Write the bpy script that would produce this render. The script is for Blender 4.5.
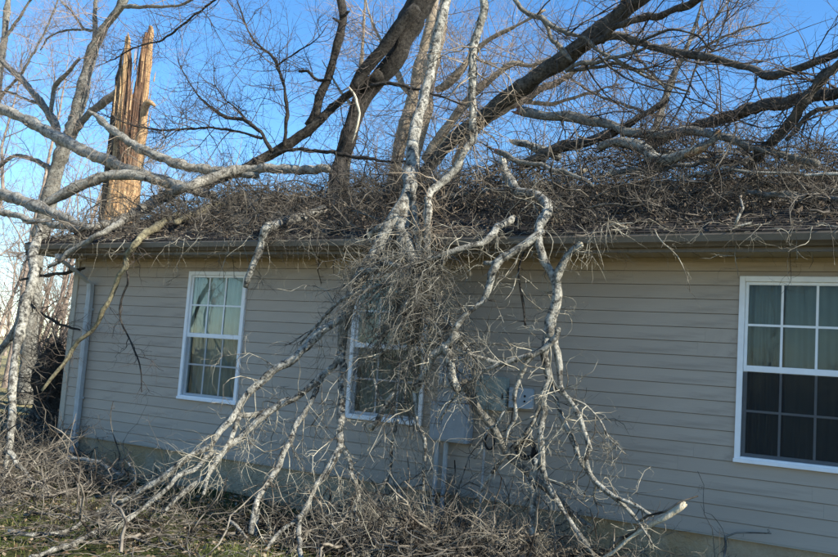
import bpy, math, numpy as np
from mathutils import Matrix, Vector
S = bpy.context.scene
for o in list(bpy.data.objects): bpy.data.objects.remove(o)
COL = S.collection

# ------------------------------------------------------------------ camera
G = 1.05                                   # window sill height above the ground
FPX, PW, PH = 858.96, 838.0, 557.0         # focal length in photo pixels, photo size
CAM = np.array([8.034, -7.871, 0.658 + G])
YAW, PIT, ROL = 0.53569, 0.09676, 0.06954
FW = np.array([-math.sin(YAW)*math.cos(PIT), math.cos(YAW)*math.cos(PIT), math.sin(PIT)])
_r = np.array([math.cos(YAW), math.sin(YAW), 0]); _u = np.cross(_r, FW)
RT = _r*math.cos(ROL) + _u*math.sin(ROL); UP = -_r*math.sin(ROL) + _u*math.cos(ROL)
cd = bpy.data.cameras.new('camera'); cam = bpy.data.objects.new('camera', cd); COL.objects.link(cam)
cd.sensor_width = 36; cd.lens = FPX/PW*36; cd.clip_end = 2000
cam.matrix_world = Matrix(((RT[0], UP[0], -FW[0], CAM[0]), (RT[1], UP[1], -FW[1], CAM[1]), (RT[2], UP[2], -FW[2], CAM[2]), (0, 0, 0, 1)))
S.camera = cam

# ------------------------------------------------------------------ light
SUN_EL, SUN_AZ = math.radians(33), math.radians(90)     # azimuth from +Y towards +X
w = bpy.data.worlds.new('World'); S.world = w; w.use_nodes = True
wn = w.node_tree; bg = wn.nodes['Background']
sky = wn.nodes.new('ShaderNodeTexSky'); sky.sky_type = 'NISHITA'; sky.sun_disc = False
sky.sun_elevation = SUN_EL; sky.sun_rotation = SUN_AZ; sky.air_density = 1.0; sky.dust_density = 0.1; sky.ozone_density = 4.0; sky.altitude = 300
hs = wn.nodes.new('ShaderNodeHueSaturation'); hs.inputs['Saturation'].default_value = 1.20
wn.links.new(sky.outputs[0], hs.inputs['Color']); wn.links.new(hs.outputs[0], bg.inputs[0]); bg.inputs[1].default_value = 0.122
sl = bpy.data.lights.new('sun', 'SUN'); sl.energy = 4.8; sl.angle = math.radians(0.53); sl.color = (1, .93, .80)
so = bpy.data.objects.new('sun', sl); COL.objects.link(so)
sd = Vector((math.sin(SUN_AZ)*math.cos(SUN_EL), math.cos(SUN_AZ)*math.cos(SUN_EL), math.sin(SUN_EL)))
so.rotation_euler = sd.to_track_quat('Z', 'Y').to_euler(); so.location = (20, 4, 14)
S.view_settings.view_transform = 'Standard'; S.view_settings.look = 'None'
S.view_settings.gamma = 1; S.view_settings.exposure = 1.15
S.render.engine = 'CYCLES'
S.cycles.max_bounces = 4; S.cycles.transparent_max_bounces = 12

# ------------------------------------------------------------------ pixel -> place
def ray(px, py): return FW + RT*(px - PW/2)/FPX - UP*(py - PH/2)/FPX
EAVE_Y, EAVE_Z, PITCH, RIDGE_Y = -0.60, 2.95, 4/12, 3.55
def roof_z(y):
    y = np.asarray(y, float)
    return EAVE_Z + (np.minimum(y, 2*RIDGE_Y - y) - EAVE_Y)*PITCH
def at(px, py, Y):
    """point on the ray of a photo pixel: at depth plane Y, or 'h0.2' = that far above the roof"""
    d = ray(px, py)
    if isinstance(Y, str):
        h = float(Y[1:]); a = d[2] - PITCH*d[1]
        t = (EAVE_Z + PITCH*(CAM[1] - EAVE_Y) + h - CAM[2])/a if abs(a) > 1e-6 else -1
        y = CAM[1] + t*d[1]
        if t < 0 or y > RIDGE_Y: y = RIDGE_Y
        y = max(y, EAVE_Y - .1)
        t = (y - CAM[1])/d[1]
    else:
        t = (Y - CAM[1])/d[1]
    p = CAM + t*d
    if p[2] < .02:
        t = (0.02 - CAM[2])/d[2]; p = CAM + t*d
    return p, t

# ------------------------------------------------------------------ materials
def nt(name):
    m = bpy.data.materials.new(name); m.use_nodes = True
    n = m.node_tree; return m, n, n.nodes['Principled BSDF']
def nd(n, t, **kw):
    x = n.nodes.new('ShaderNode' + t)
    for k, v in kw.items():
        if k in x.inputs: x.inputs[k].default_value = v
        else: setattr(x, k, v)
    return x
def noise(n, scale, detail=4, rough=.6, vec=None, stretch=None):
    tc = n.nodes.get('tc') or nd(n, 'TexCoord', name='tc')
    v = tc.outputs['Object']
    if stretch:
        mp = nd(n, 'Mapping'); mp.inputs['Scale'].default_value = stretch; n.links.new(v, mp.inputs[0]); v = mp.outputs[0]
    x = nd(n, 'TexNoise', Scale=scale, Detail=detail, Roughness=rough); n.links.new(v, x.inputs['Vector'])
    return x.outputs[0]
def ramp(n, src, stops):
    r = nd(n, 'ValToRGB'); e = r.color_ramp.elements
    while len(e) < len(stops): e.new(.5)
    for i, (p, c) in enumerate(stops):
        e[i].position = p; e[i].color = tuple(c) + (1,) if len(c) == 3 else c
    n.links.new(src, r.inputs[0]); return r.outputs[0]
def mix(n, f, a, b, mode='MIX'):
    x = nd(n, 'Mix', data_type='RGBA', blend_type=mode)
    for s, i in ((f, 0), (a, 6), (b, 7)):
        if hasattr(s, 'links') or hasattr(s, 'is_linked'): n.links.new(s, x.inputs[i])
        else: x.inputs[i].default_value = s if i == 0 else tuple(s) + (1,)
    return x.outputs[2]
def bump(n, bs, src, st, dist=.01):
    b = nd(n, 'Bump', Strength=st, Distance=dist); n.links.new(src, b.inputs['Height']); n.links.new(b.outputs[0], bs.inputs['Normal'])
def bark(name, base, lichen, dark, lo=.47, hi=.60, dk=(.36, .44), sc=7):
    m, n, b = nt(name)
    a = noise(n, sc, 5, .65); c = ramp(n, a, [(lo, base), (hi, lichen)])
    f = noise(n, sc*5, 4, .7); c = mix(n, .45, c, ramp(n, f, [(.35, tuple(x*.35 for x in base)), (.65, tuple(min(1, x*1.25) for x in lichen))]))
    k = noise(n, sc*2.3, 6, .75); d = ramp(n, k, [(dk[0], (.9,)*3), (dk[1] + .05, (0, 0, 0))])
    c = mix(n, d, c, dark); n.links.new(c, b.inputs['Base Color'])
    b.inputs['Roughness'].default_value = .92; b.inputs['Specular IOR Level'].default_value = .2
    bump(n, b, noise(n, sc*7, 6, .75, stretch=(1, 1, .5)), 1.0, .035); return m
M = {}
M['pale_bark'] = bark('pale_bark', (.115, .104, .085), (.54, .525, .45), (.028, .026, .023), .42, .56, (.41, .46))
M['grey_bark'] = bark('grey_bark', (.16, .145, .12), (.36, .35, .30), (.045, .04, .035))
M['dark_bark'] = bark('dark_bark', (.034, .029, .024), (.105, .096, .082), (.014, .013, .012), .5, .66)  # lowered tone also holds the shade of backlit undersides on overhead limbs
M['mid_bark'] = bark('mid_bark', (.060, .053, .044), (.185, .172, .148), (.022, .02, .018), .44, .62)
M['smooth_bark'] = bark('smooth_bark', (.16, .145, .12), (.46, .44, .375), (.05, .045, .04), .40, .58, (.37, .43), 7)
M['tan_bark'] = bark('tan_bark', (.30, .24, .17), (.46, .39, .29), (.10, .08, .06), .44, .58, (.28, .36))
M['moss_bark'] = bark('moss_bark', (.20, .17, .11), (.36, .33, .20), (.05, .045, .03))
def plain_twig(name, a, b_):
    m, n, b = nt(name); c = ramp(n, noise(n, 5, 3), [(.38, a), (.62, b_)])
    n.links.new(c, b.inputs['Base Color']); b.inputs['Roughness'].default_value = .95; b.inputs['Specular IOR Level'].default_value = .15; return m
M['pale_twig'] = plain_twig('pale_twig', (.055, .048, .038), (.42, .39, .305))
M['dark_twig'] = plain_twig('dark_twig', (.045, .037, .030), (.12, .10, .085))
M['brown_twig'] = plain_twig('brown_twig', (.028, .023, .019), (.225, .20, .16))
M['grey_twig'] = plain_twig('grey_twig', (.045, .041, .035), (.22, .21, .175))
M['roof_twig'] = plain_twig('roof_twig', (.020, .017, .014), (.165, .146, .118))
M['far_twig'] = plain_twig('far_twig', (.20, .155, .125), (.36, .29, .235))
M['tan_twig'] = plain_twig('tan_twig', (.17, .135, .10), (.36, .30, .22))
def woodm(name, a, b_, c_):
    m, n, b = nt(name); f = noise(n, 4, 5, .65, stretch=(9, 9, .6)); c = ramp(n, f, [(.3, a), (.5, b_), (.68, c_)])
    n.links.new(c, b.inputs['Base Color']); b.inputs['Roughness'].default_value = .8
    bump(n, b, noise(n, 5, 5, .7, stretch=(14, 14, .5)), .9, .03); return m
M['wood'] = woodm('fresh_wood', (.20, .10, .045), (.42, .255, .12), (.64, .46, .25))
M['old_wood'] = woodm('old_wood', (.035, .018, .011), (.14, .072, .04), (.33, .20, .11))
M['pale_wood'] = woodm('pale_wood', (.50, .42, .28), (.70, .62, .45), (.78, .72, .56))
M['red_wood'] = woodm('red_wood', (.10, .035, .02), (.22, .08, .045), (.34, .15, .08))

def simple(name, col, rough=.6, var=.12, sc=6, bmp=0, bsc=60, metal=0, obj_rand=0, spec=.35):
    m, n, b = nt(name)
    c = ramp(n, noise(n, sc, 4), [(.3, tuple(x*(1 - var) for x in col)), (.7, tuple(min(1, x*(1 + var)) for x in col))])
    if obj_rand:
        oi = nd(n, 'ObjectInfo'); rr = ramp(n, oi.outputs['Random'], [(0, (1 - obj_rand,)*3), (1, (1, 1, 1))]); c = mix(n, 1.0, c, rr, 'MULTIPLY')
    n.links.new(c, b.inputs['Base Color']); b.inputs['Roughness'].default_value = rough; b.inputs['Metallic'].default_value = metal
    b.inputs['Specular IOR Level'].default_value = spec
    if bmp: bump(n, b, noise(n, bsc, 4), bmp, .01)
    return m
M['white'] = simple('window_white', (.84, .84, .83), .45, .05, 9)
M['trim'] = simple('tan_trim', (.42, .37, .29), .5, .06)
M['gutter'] = simple('gutter_tan', (.125, .101, .072), .45, .18, 4)
M['soffit'] = simple('soffit_tan', (.30, .25, .17), .6, .08)
M['pipe'] = simple('pipe_grey', (.40, .41, .40), .5, .15, 8)
M['metal_grey'] = simple('box_grey', (.33, .36, .38), .5, .08, 9)
M['metal_green'] = simple('box_green', (.27, .32, .29), .5, .08, 9)
M['metal_blue'] = simple('box_blue', (.36, .42, .46), .45, .06, 9)
M['black'] = simple('black_rubber', (.015, .015, .016), .5, .2)
M['steel'] = simple('steel', (.5, .5, .5), .35, .1, metal=1)
M['curtain'] = simple('curtain', (.50, .52, .48), .9, .10, 5)
M['curtain_dark'] = simple('curtain_dark', (.20, .21, .19), .9, .10, 5)
M['room'] = simple('room_wall', (.25, .24, .22), .9)
M['sheath'] = simple('sheathing', (.06, .055, .05), .9)
# vinyl siding with fine grain and faint dirt
m, n, b = nt('siding'); M['siding'] = m
c = ramp(n, noise(n, 1.3, 5, .6, stretch=(1, 1, 3)), [(.3, (.385, .318, .250)), (.7, (.455, .380, .302))])
c = mix(n, ramp(n, noise(n, 3.1, 6, .75, stretch=(.6, 1, 2.5)), [(.56, (0, 0, 0)), (.72, (.45,)*3)]), c, (.23, .19, .15))
oi = nd(n, 'ObjectInfo'); c = mix(n, 1.0, c, ramp(n, oi.outputs['Random'], [(0, (.93,)*3), (1, (1, 1, 1))]), 'MULTIPLY')
n.links.new(c, b.inputs['Base Color']); b.inputs['Roughness'].default_value = .5; b.inputs['Specular IOR Level'].default_value = .35
bump(n, b, noise(n, 25, 4, .6, stretch=(.25, 1, 3)), .25, .004)
# parged foundation with rusty stains along its top
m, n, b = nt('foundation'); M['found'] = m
c = ramp(n, noise(n, 5, 6, .7), [(.3, (.40, .29, .175)), (.7, (.60, .455, .29))])  # base pushed towards tan to hold warm light bounced off the ground
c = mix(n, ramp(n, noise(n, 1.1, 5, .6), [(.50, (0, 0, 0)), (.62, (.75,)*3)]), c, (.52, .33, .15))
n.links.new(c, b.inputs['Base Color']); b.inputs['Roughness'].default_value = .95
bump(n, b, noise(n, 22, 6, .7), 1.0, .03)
# asphalt shingles
m, n, b = nt('shingle'); M['shingle'] = m
br = nd(n, 'TexBrick', Scale=1.0); br.inputs['Brick Width'].default_value = .3; br.inputs['Row Height'].default_value = .14; br.inputs['Mortar Size'].default_value = .008
br.inputs['Color1'].default_value = (.085, .070, .058, 1); br.inputs['Color2'].default_value = (.135, .112, .092, 1); br.inputs['Mortar'].default_value = (.03, .027, .024, 1)
tc = nd(n, 'TexCoord', name='tc'); n.links.new(tc.outputs['Object'], br.inputs['Vector'])
c = mix(n, .35, br.outputs['Color'], ramp(n, noise(n, 90, 3), [(.3, (.04, .035, .03)), (.7, (.19, .165, .14))]))
n.links.new(c, b.inputs['Base Color']); b.inputs['Roughness'].default_value = .95; bump(n, b, br.outputs['Fac'], .6, -.02)
# ground
m, n, b = nt('ground'); M['ground'] = m
soil = ramp(n, noise(n, 11, 6, .75), [(.3, (.018, .014, .010)), (.5, (.048, .037, .026)), (.7, (.12, .095, .064))])
gr = ramp(n, noise(n, 23, 5, .7), [(.3, (.035, .05, .014)), (.7, (.12, .135, .045))])
c = mix(n, ramp(n, noise(n, .9, 4, .6), [(.44, (0, 0, 0)), (.54, (1, 1, 1))]), soil, gr)
tcn = n.nodes['tc']; sx = nd(n, 'SeparateXYZ'); n.links.new(tcn.outputs['Object'], sx.inputs[0])
fx = nd(n, 'MapRange'); fx.inputs[1].default_value = -4.5; fx.inputs[2].default_value = -9.0; n.links.new(sx.outputs[0], fx.inputs[0])
lawn = ramp(n, noise(n, 1.4, 6, .7), [(.3, (.24, .21, .09)), (.7, (.44, .37, .20))])
fy = nd(n, 'MapRange'); fy.inputs[1].default_value = -4.2; fy.inputs[2].default_value = -5.5; n.links.new(sx.outputs[1], fy.inputs[0])  # unseen lawn before the house, set pale to bounce light onto the wall
mm = nd(n, 'Math', operation='MAXIMUM'); n.links.new(fx.outputs[0], mm.inputs[0]); n.links.new(fy.outputs[0], mm.inputs[1])
c = mix(n, mm.outputs[0], c, lawn); n.links.new(c, b.inputs['Base Color']); b.inputs['Roughness'].default_value = 1; b.inputs['Specular IOR Level'].default_value = .1
bump(n, b, noise(n, 30, 6, .8), 1.0, .05)
# thin glass: mirror at grazing angles over clear
m = bpy.data.materials.new('glass'); m.use_nodes = True; n = m.node_tree; n.nodes.clear(); M['glass'] = m
out = nd(n, 'OutputMaterial'); mx = nd(n, 'MixShader'); tr = nd(n, 'BsdfTransparent'); gl = nd(n, 'BsdfGlossy', Roughness=.015); fr = nd(n, 'Fresnel', IOR=1.33)
tr.inputs[0].default_value = (.88, .93, .92, 1)
tc = nd(n, 'TexCoord', name='tc'); nz = noise(n, 3.5, 1, .4); bp = nd(n, 'Bump', Strength=.10, Distance=.02); n.links.new(nz, bp.inputs['Height']); n.links.new(bp.outputs[0], gl.inputs['Normal'])
n.links.new(fr.outputs[0], mx.inputs[0]); n.links.new(tr.outputs[0], mx.inputs[1]); n.links.new(gl.outputs[0], mx.inputs[2]); n.links.new(mx.outputs[0], out.inputs[0])
def screenm(name, f):
    m = bpy.data.materials.new(name); m.use_nodes = True; n = m.node_tree; n.nodes.clear()
    out = nd(n, 'OutputMaterial'); mx = nd(n, 'MixShader', Fac=f); tr = nd(n, 'BsdfTransparent'); df = nd(n, 'BsdfDiffuse'); df.inputs[0].default_value = (.03, .032, .035, 1)
    n.links.new(tr.outputs[0], mx.inputs[1]); n.links.new(df.outputs[0], mx.inputs[2]); n.links.new(mx.outputs[0], out.inputs[0]); return m
M['screen'] = screenm('insect_screen', .16); M['screen_dense'] = screenm('insect_screen_dense', .42)
def leafm(name, cols):
    m, n, b = nt(name); g = nd(n, 'NewGeometry')
    c = ramp(n, g.outputs['Random Per Island'], [(i/(len(cols) - 1), k) for i, k in enumerate(cols)])
    n.links.new(c, b.inputs['Base Color']); b.inputs['Roughness'].default_value = .9; b.inputs['Specular IOR Level'].default_value = .15; return m
M['grass'] = leafm('grass', [(.035, .055, .012), (.07, .10, .022), (.13, .15, .04), (.30, .25, .12)])
M['roof_crumbs'] = leafm('roof_crumbs', [(.03, .022, .016), (.07, .052, .036), (.13, .10, .072), (.20, .165, .125)])
M['litter'] = leafm('leaf_litter', [(.05, .032, .02), (.12, .08, .045), (.22, .16, .10), (.34, .27, .19)])

# ------------------------------------------------------------------ mesh helpers
def mesh_np(name, V, F):
    V = np.asarray(V, np.float32); F = np.asarray(F, np.int32); k = F.shape[1]
    me = bpy.data.meshes.new(name); me.vertices.add(len(V)); me.vertices.foreach_set('co', V.ravel())
    me.loops.add(F.size); me.loops.foreach_set('vertex_index', F.ravel())
    me.polygons.add(len(F)); me.polygons.foreach_set('loop_start', np.arange(0, F.size, k, dtype=np.int32))
    me.update(calc_edges=True); me.polygons.foreach_set('use_smooth', np.ones(len(F), bool)); return me
def link(name, me, mat, parent=None, loc=None):
    o = bpy.data.objects.new(name, me); COL.objects.link(o)
    if mat and not me.materials: me.materials.append(M[mat] if isinstance(mat, str) else mat)
    if parent is not None: o.parent = parent
    if loc is not None: o.location = loc
    return o
def tag(o, label=None, cat=None, group=None, kind=None):
    for k, v in (('label', label), ('category', cat), ('group', group), ('kind', kind)):
        if v: o[k] = v
    return o
def empty(name, loc, label, cat, group=None):
    o = bpy.data.objects.new(name, None); COL.objects.link(o); o.location = loc; o.empty_display_size = .1
    return tag(o, label, cat, group)
def boxes(lst, name='box'):
    V, F = [], []
    for x0, x1, y0, y1, z0, z1 in lst:
        i = len(V)
        V += [(x0, y0, z0), (x1, y0, z0), (x1, y1, z0), (x0, y1, z0), (x0, y0, z1), (x1, y0, z1), (x1, y1, z1), (x0, y1, z1)]
        F += [[i+a for a in q] for q in ((0, 3, 2, 1), (4, 5, 6, 7), (0, 1, 5, 4), (1, 2, 6, 5), (2, 3, 7, 6), (3, 0, 4, 7))]
    me = mesh_np(name, V, F); me.polygons.foreach_set('use_smooth', np.zeros(len(F), bool)); return me
def bevel(o, wd=.004, seg=2):
    md = o.modifiers.new('bevel', 'BEVEL'); md.width = wd; md.segments = seg; md.limit_method = 'ANGLE'; return o
def nrm(v): return v/np.maximum(np.linalg.norm(v, axis=-1, keepdims=True), 1e-9)
def tubes(P, R, sides=3, rng=None):
    """many polylines of equal point count -> verts, quads (arrays K,N,3 / K,N)"""
    K, N, _ = P.shape
    T = nrm(np.gradient(P, axis=1)); ch = nrm(P[:, -1] - P[:, 0])
    ref = np.where(np.abs(ch[:, 2:3]) < .8, np.array([[0, 0, 1.]]), np.array([[1., .3, 0]])); ref = nrm(ref - (ref*ch).sum(-1, keepdims=True)*ch)
    n1 = nrm(np.cross(T, np.repeat(ref[:, None], N, 1))); n2 = np.cross(T, n1)
    a = np.arange(sides)*2*math.pi/sides
    V = P[:, :, None] + R[:, :, None, None]*(n1[:, :, None]*np.cos(a)[None, None, :, None] + n2[:, :, None]*np.sin(a)[None, None, :, None])
    idx = np.arange(K*N*sides).reshape(K, N, sides); nx = np.roll(idx, -1, 2)
    F = np.stack([idx[:, :-1], nx[:, :-1], nx[:, 1:], idx[:, 1:]], -1).reshape(-1, 4)
    return V.reshape(-1, 3), F
def join(parts):
    Vs, Fs, o = [], [], 0
    for V, F in parts: Vs.append(V); Fs.append(F + o); o += len(V)
    return np.concatenate(Vs), np.concatenate(Fs)
def settle(P, mode):
    """keep branches out of wall, roof and ground"""
    if mode is None: return P
    x, y, z = P[..., 0], P[..., 1], P[..., 2]
    if 'ground' in mode: z = np.maximum(z, .012 + .02*np.abs(np.sin(x*37 + y*23)))
    if 'wall' in mode:
        lo = (x > -2.3) & (z < 2.80); y = np.where(lo & (y > -.055), -.055 - .05*np.abs(np.sin(x*31 + z*17)), y)
    if 'roof' in mode:
        on = (x > -2.45) & (y > EAVE_Y - .06) & (z > 2.80); z = np.where(on, np.maximum(z, roof_z(y) + .012 + .02*np.abs(np.sin(x*29 + y*41))), z)
    return np.stack([x, y, z], -1)
def resample(P, K=24):
    s = np.r_[0, np.cumsum(np.linalg.norm(np.diff(P[:, :3], axis=0), axis=1))]; u = np.linspace(0, s[-1], K)
    return np.stack([np.interp(u, s, P[:, i]) for i in range(P.shape[1])], 1)
def stack(lims, K=24):
    A = np.stack([resample(np.c_[P, R], K) for P, R in lims]); return A[..., :3], A[..., 3]
def grow(src, cnt, L, rng, ang=(35, 75), wig=.28, N=6, rk=.011, rmin=.0012, bias=(0, 0, 0), t=(.12, .98), tip=.3, plane=None):
    P, R = src; M_, K, _ = P.shape
    seg = np.linalg.norm(np.diff(P, axis=1), axis=-1).sum(1); i = rng.choice(M_, cnt, p=seg/seg.sum())
    u = rng.uniform(t[0], t[1], cnt)*(K - 1); k = np.minimum(u.astype(int), K - 2); f = (u - k)[:, None]
    p = P[i, k]*(1 - f) + P[i, k+1]*f; r0 = R[i, k]*(1 - f[:, 0]) + R[i, k+1]*f[:, 0]
    tn = nrm(P[i, k+1] - P[i, k]); v = rng.normal(size=(cnt, 3)); v = nrm(v - (v*tn).sum(-1, keepdims=True)*tn)
    a = np.radians(rng.uniform(ang[0], ang[1], cnt))[:, None]; d = tn*np.cos(a) + v*np.sin(a)
    ln = rng.uniform(L[0], L[1], cnt)*(1 - .45*u/K); st = (ln/(N - 1))[:, None]
    pts = [p]; b = np.array(bias)
    for _ in range(N - 1):
        d = nrm(d + wig*rng.normal(size=(cnt, 3)) + b); p = p + d*st; pts.append(p)
    rr = np.minimum(r0*.7, rmin + rk*ln)
    return np.stack(pts, 1), rr[:, None]*np.linspace(1, tip, N)[None]
def twigs(name, parent, src, levels, mat, rng, mode=None, base=(0, 0, 0), sides=3):
    parts, cur = [], src
    for lv in levels:
        lv = dict(lv); c = grow(cur, lv.pop('n'), lv.pop('L'), rng, **lv)
        c = (settle(c[0], mode), c[1]); parts.append(tubes(c[0] - np.array(base), c[1], sides)); cur = c
    V, F = join(parts); return tag(link(name, mesh_np(name, V, F), mat, parent), kind='stuff')
def catmull(A, step):
    A = np.asarray(A, float); Q = np.vstack([2*A[0] - A[1], A, 2*A[-1] - A[-2]]); out = []
    for i in range(1, len(Q) - 2):
        n_ = max(2, int(np.linalg.norm(Q[i+1, :3] - Q[i, :3])/step)); t = np.linspace(0, 1, n_, endpoint=False)[:, None]
        p0, p1, p2, p3 = Q[i-1], Q[i], Q[i+1], Q[i+2]
        out.append(.5*(2*p1 + (p2 - p0)*t + (2*p0 - 5*p1 + 4*p2 - p3)*t*t + (3*p1 - p0 - 3*p2 + p3)*t**3))
    return np.vstack(out + [A[-1:]])
def trace(pts, Y, rng=None, jit=.26, thin=1.0):
    """photo outline of a limb -> smooth 3D centre line and radii in metres"""
    k = len(pts)
    Ys = list(Y) if isinstance(Y, (list, tuple)) and len(Y) == k else None
    if Ys is None and isinstance(Y, (list, tuple)): Ys = list(np.linspace(Y[0], Y[1], k))
    if Ys is None: Ys = [Y]*k
    A = []
    for (px, py, r), y in zip(pts, Ys):
        p, t = at(px, py, y); A.append([*p, thin*r*t/FPX*(.92 if r > 5.5 else 1)/np.linalg.norm(ray(px, py))**1.5])
    C = catmull(A, max(.05, min(.12, A[0][3]*1.6))); C[:, 3] = np.maximum(C[:, 3], .0012)
    if rng is not None and len(C) > 4:
        w_ = rng.normal(size=(len(C), 3)); w_ = (w_ + np.roll(w_, 1, 0) + np.roll(w_, -1, 0))/3
        C[:, :3] += w_*C[:, 3:4]*jit*2.2*np.clip(.03/C[:, 3:4], .25, 1); q = rng.normal(size=len(C)); q = (q + np.roll(q, 1) + np.roll(q, -1))/3; C[:, 3] *= 1 + .16*q
    return C[:, :3], C[:, 3]
def limb_mesh(name, P, R, base, rng, sides=10):
    N = len(P); T = nrm(np.gradient(P, axis=0)); n1 = np.zeros_like(P)
    v = np.cross(T[0], [.3, .5, .8]); v = v/np.linalg.norm(v)
    for i in range(N):
        v = v - T[i]*(v@T[i]); v = v/np.linalg.norm(v); n1[i] = v
    n2 = np.cross(T, n1); a = np.arange(sides)*2*math.pi/sides
    q = rng.normal(size=(N, sides)); q = (q + np.roll(q, 1, 0) + np.roll(q, -1, 0) + np.roll(q, 1, 1))/4
    rr = R[:, None]*(1 + .15*q)
    V = P[:, None] + rr[..., None]*(n1[:, None]*np.cos(a)[None, :, None] + n2[:, None]*np.sin(a)[None, :, None])
    V = np.vstack([V.reshape(-1, 3), P[0] - T[0]*R[0]*.35, P[-1] + T[-1]*R[-1]*.35]) - base
    idx = np.arange(N*sides).reshape(N, sides); nx = np.roll(idx, -1, 1)
    F = np.stack([idx[:-1], nx[:-1], nx[1:], idx[1:]], -1).reshape(-1, 4).tolist()
    c0, c1 = N*sides, N*sides + 1
    F += [[idx[0, (j+1) % sides], idx[0, j], c0, c0] for j in range(0)]
    me = bpy.data.meshes.new(name)
    tri = [[int(idx[0, (j+1) % sides]), int(idx[0, j]), c0] for j in range(sides)] + [[int(idx[-1, j]), int(idx[-1, (j+1) % sides]), c1] for j in range(sides)]
    me.from_pydata(V.tolist(), [], F + tri); me.polygons.foreach_set('use_smooth', np.ones(len(me.polygons), bool)); return me
def splinter(P, R, end, base, rng, length=None, k=9):
    """torn wood at a broken end: a bundle of pointed slivers"""
    i, j = (0, 1) if end == 0 else (-1, -2); d = nrm(P[i] - P[j]); r = R[i]; L = length or r*2.4
    parts = []
    v = nrm(np.cross(d, [.2, .4, .9])); u = np.cross(d, v)
    for q in range(k):
        a = q*2.4; rad = r*.72*math.sqrt(q/k); o = (v*math.cos(a) + u*math.sin(a))*rad; l = L*rng.uniform(.35, 1.1)
        p = np.stack([P[i] - d*r*.6 + o, P[i] + d*l*.3 + o*1.02, P[i] + d*l*.7 + o*1.03, P[i] + d*l + o*1.1 + rng.normal(size=3)*r*.08])
        parts.append(tubes((p - base)[None], (r*np.array([.42, .40, .25, .04]))[None], 5))
    return mesh_np('broken_end', *join(parts))

# ================================================================== SETTING
rng = np.random.default_rng(7)
# ground: one sheet to the horizon, fine and uneven near the house
def axis(lo, hi, c0, c1, fine, coarse):
    return np.unique(np.r_[np.linspace(lo, c0, coarse), np.arange(c0, c1, fine), np.linspace(c1, hi, coarse)])
gx, gy = axis(-400, 400, -7, 10, .16, 14), axis(-400, 400, -6, 3, .16, 14)
X, Yg = np.meshgrid(gx, gy, indexing='ij')
Z = .03*np.sin(X*2.1 + 1.3*np.sin(Yg*1.7)) + .025*np.sin(Yg*3.3 + X*.9) + .012*np.sin(X*7.3)*np.sin(Yg*6.1)
Z = np.where((np.abs(X - 1) < 14) & (np.abs(Yg + 1) < 8), Z - .03, -.03)
ii = np.arange(X.size).reshape(X.shape)
F = np.stack([ii[:-1, :-1], ii[1:, :-1], ii[1:, 1:], ii[:-1, 1:]], -1).reshape(-1, 4)
tag(link('ground', mesh_np('ground', np.stack([X, Yg, Z], -1).reshape(-1, 3), F), 'ground'), kind='structure')

# ================================================================== HOUSE
HX0, HX1, HD = -2.20, 12.0, 7.1
WIN = [0.0, 2.56, 6.635]; WW, WZ0, WZ1 = .97, G, G + 1.60
house = empty('house', (HX0, 0, 0), 'single storey house with tan lap siding and a shingled roof under fallen trees', 'house')
HB = np.array([HX0, 0, 0.])
def hpart(name, lst, mat, parent=None, bev=0):
    """boxes in world metres -> child of the house"""
    p = parent or house; o = link(name, boxes([(a - HX0, b_ - HX0, c, d, e, f) for a, b_, c, d, e, f in lst], name), mat, p)
    if bev: bevel(o, bev)
    return o
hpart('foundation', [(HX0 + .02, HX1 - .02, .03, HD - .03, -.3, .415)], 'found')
# sheathing behind the boards with the window openings left free
sh, xs = [], [HX0 + .01]
for x in WIN: sh.append((xs[-1], x + .02, .004, .09, .415, 2.86)); xs.append(x + WW - .02)
sh.append((xs[-1], HX1 - .01, .004, .09, .415, 2.86))
for x in WIN: sh += [(x + .02, x + WW - .02, .004, .09, .415, WZ0 + .01), (x + .02, x + WW - .02, .004, .09, WZ1 - .01, 2.86)]
sh += [(HX0 + .01, HX0 + .1, .09, HD - .01, .415, 2.86), (HX1 - .1, HX1 - .01, .09, HD - .01, .415, 2.86), (HX0 + .1, HX1 - .1, HD - .1, HD - .01, .415, 2.86)]
wall = hpart('wall', sh, 'sheath')
EXP = .127
def board_mesh(h):
    pr = [(.003, 0), (-.014, 0), (-.015, .004), (-.014, .012), (-.006, h - .004), (.003, h - .003)]; k = len(pr)
    V = [(x, y, z) for x in (0, 1) for y, z in pr]
    me = bpy.data.meshes.new('siding_board')
    me.from_pydata(V, [], [[i, (i+1) % k, k + (i+1) % k, k + i] for i in range(k)] + [list(range(k))[::-1], list(range(k, 2*k))]); me.materials.append(M['siding']); me.update(); return me
BM = {}
def board(x0, x1, z0, h):
    h = round(h, 4)
    if h < .012 or x1 - x0 < .01: return
    if h not in BM: BM[h] = board_mesh(h)
    o = link('siding_board', BM[h], None, wall, (x0 - HX0, 0, z0)); o.scale = (x1 - x0 - .0008, 1, 1)
r2 = np.random.default_rng(3)
def course(x0, x1, z0, h, seams):
    cuts = [x0] + [s for s in seams if x0 + .12 < s < x1 - .12] + [x1]
    for a, b_ in zip(cuts[:-1], cuts[1:]): board(a, b_, z0, h)
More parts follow.
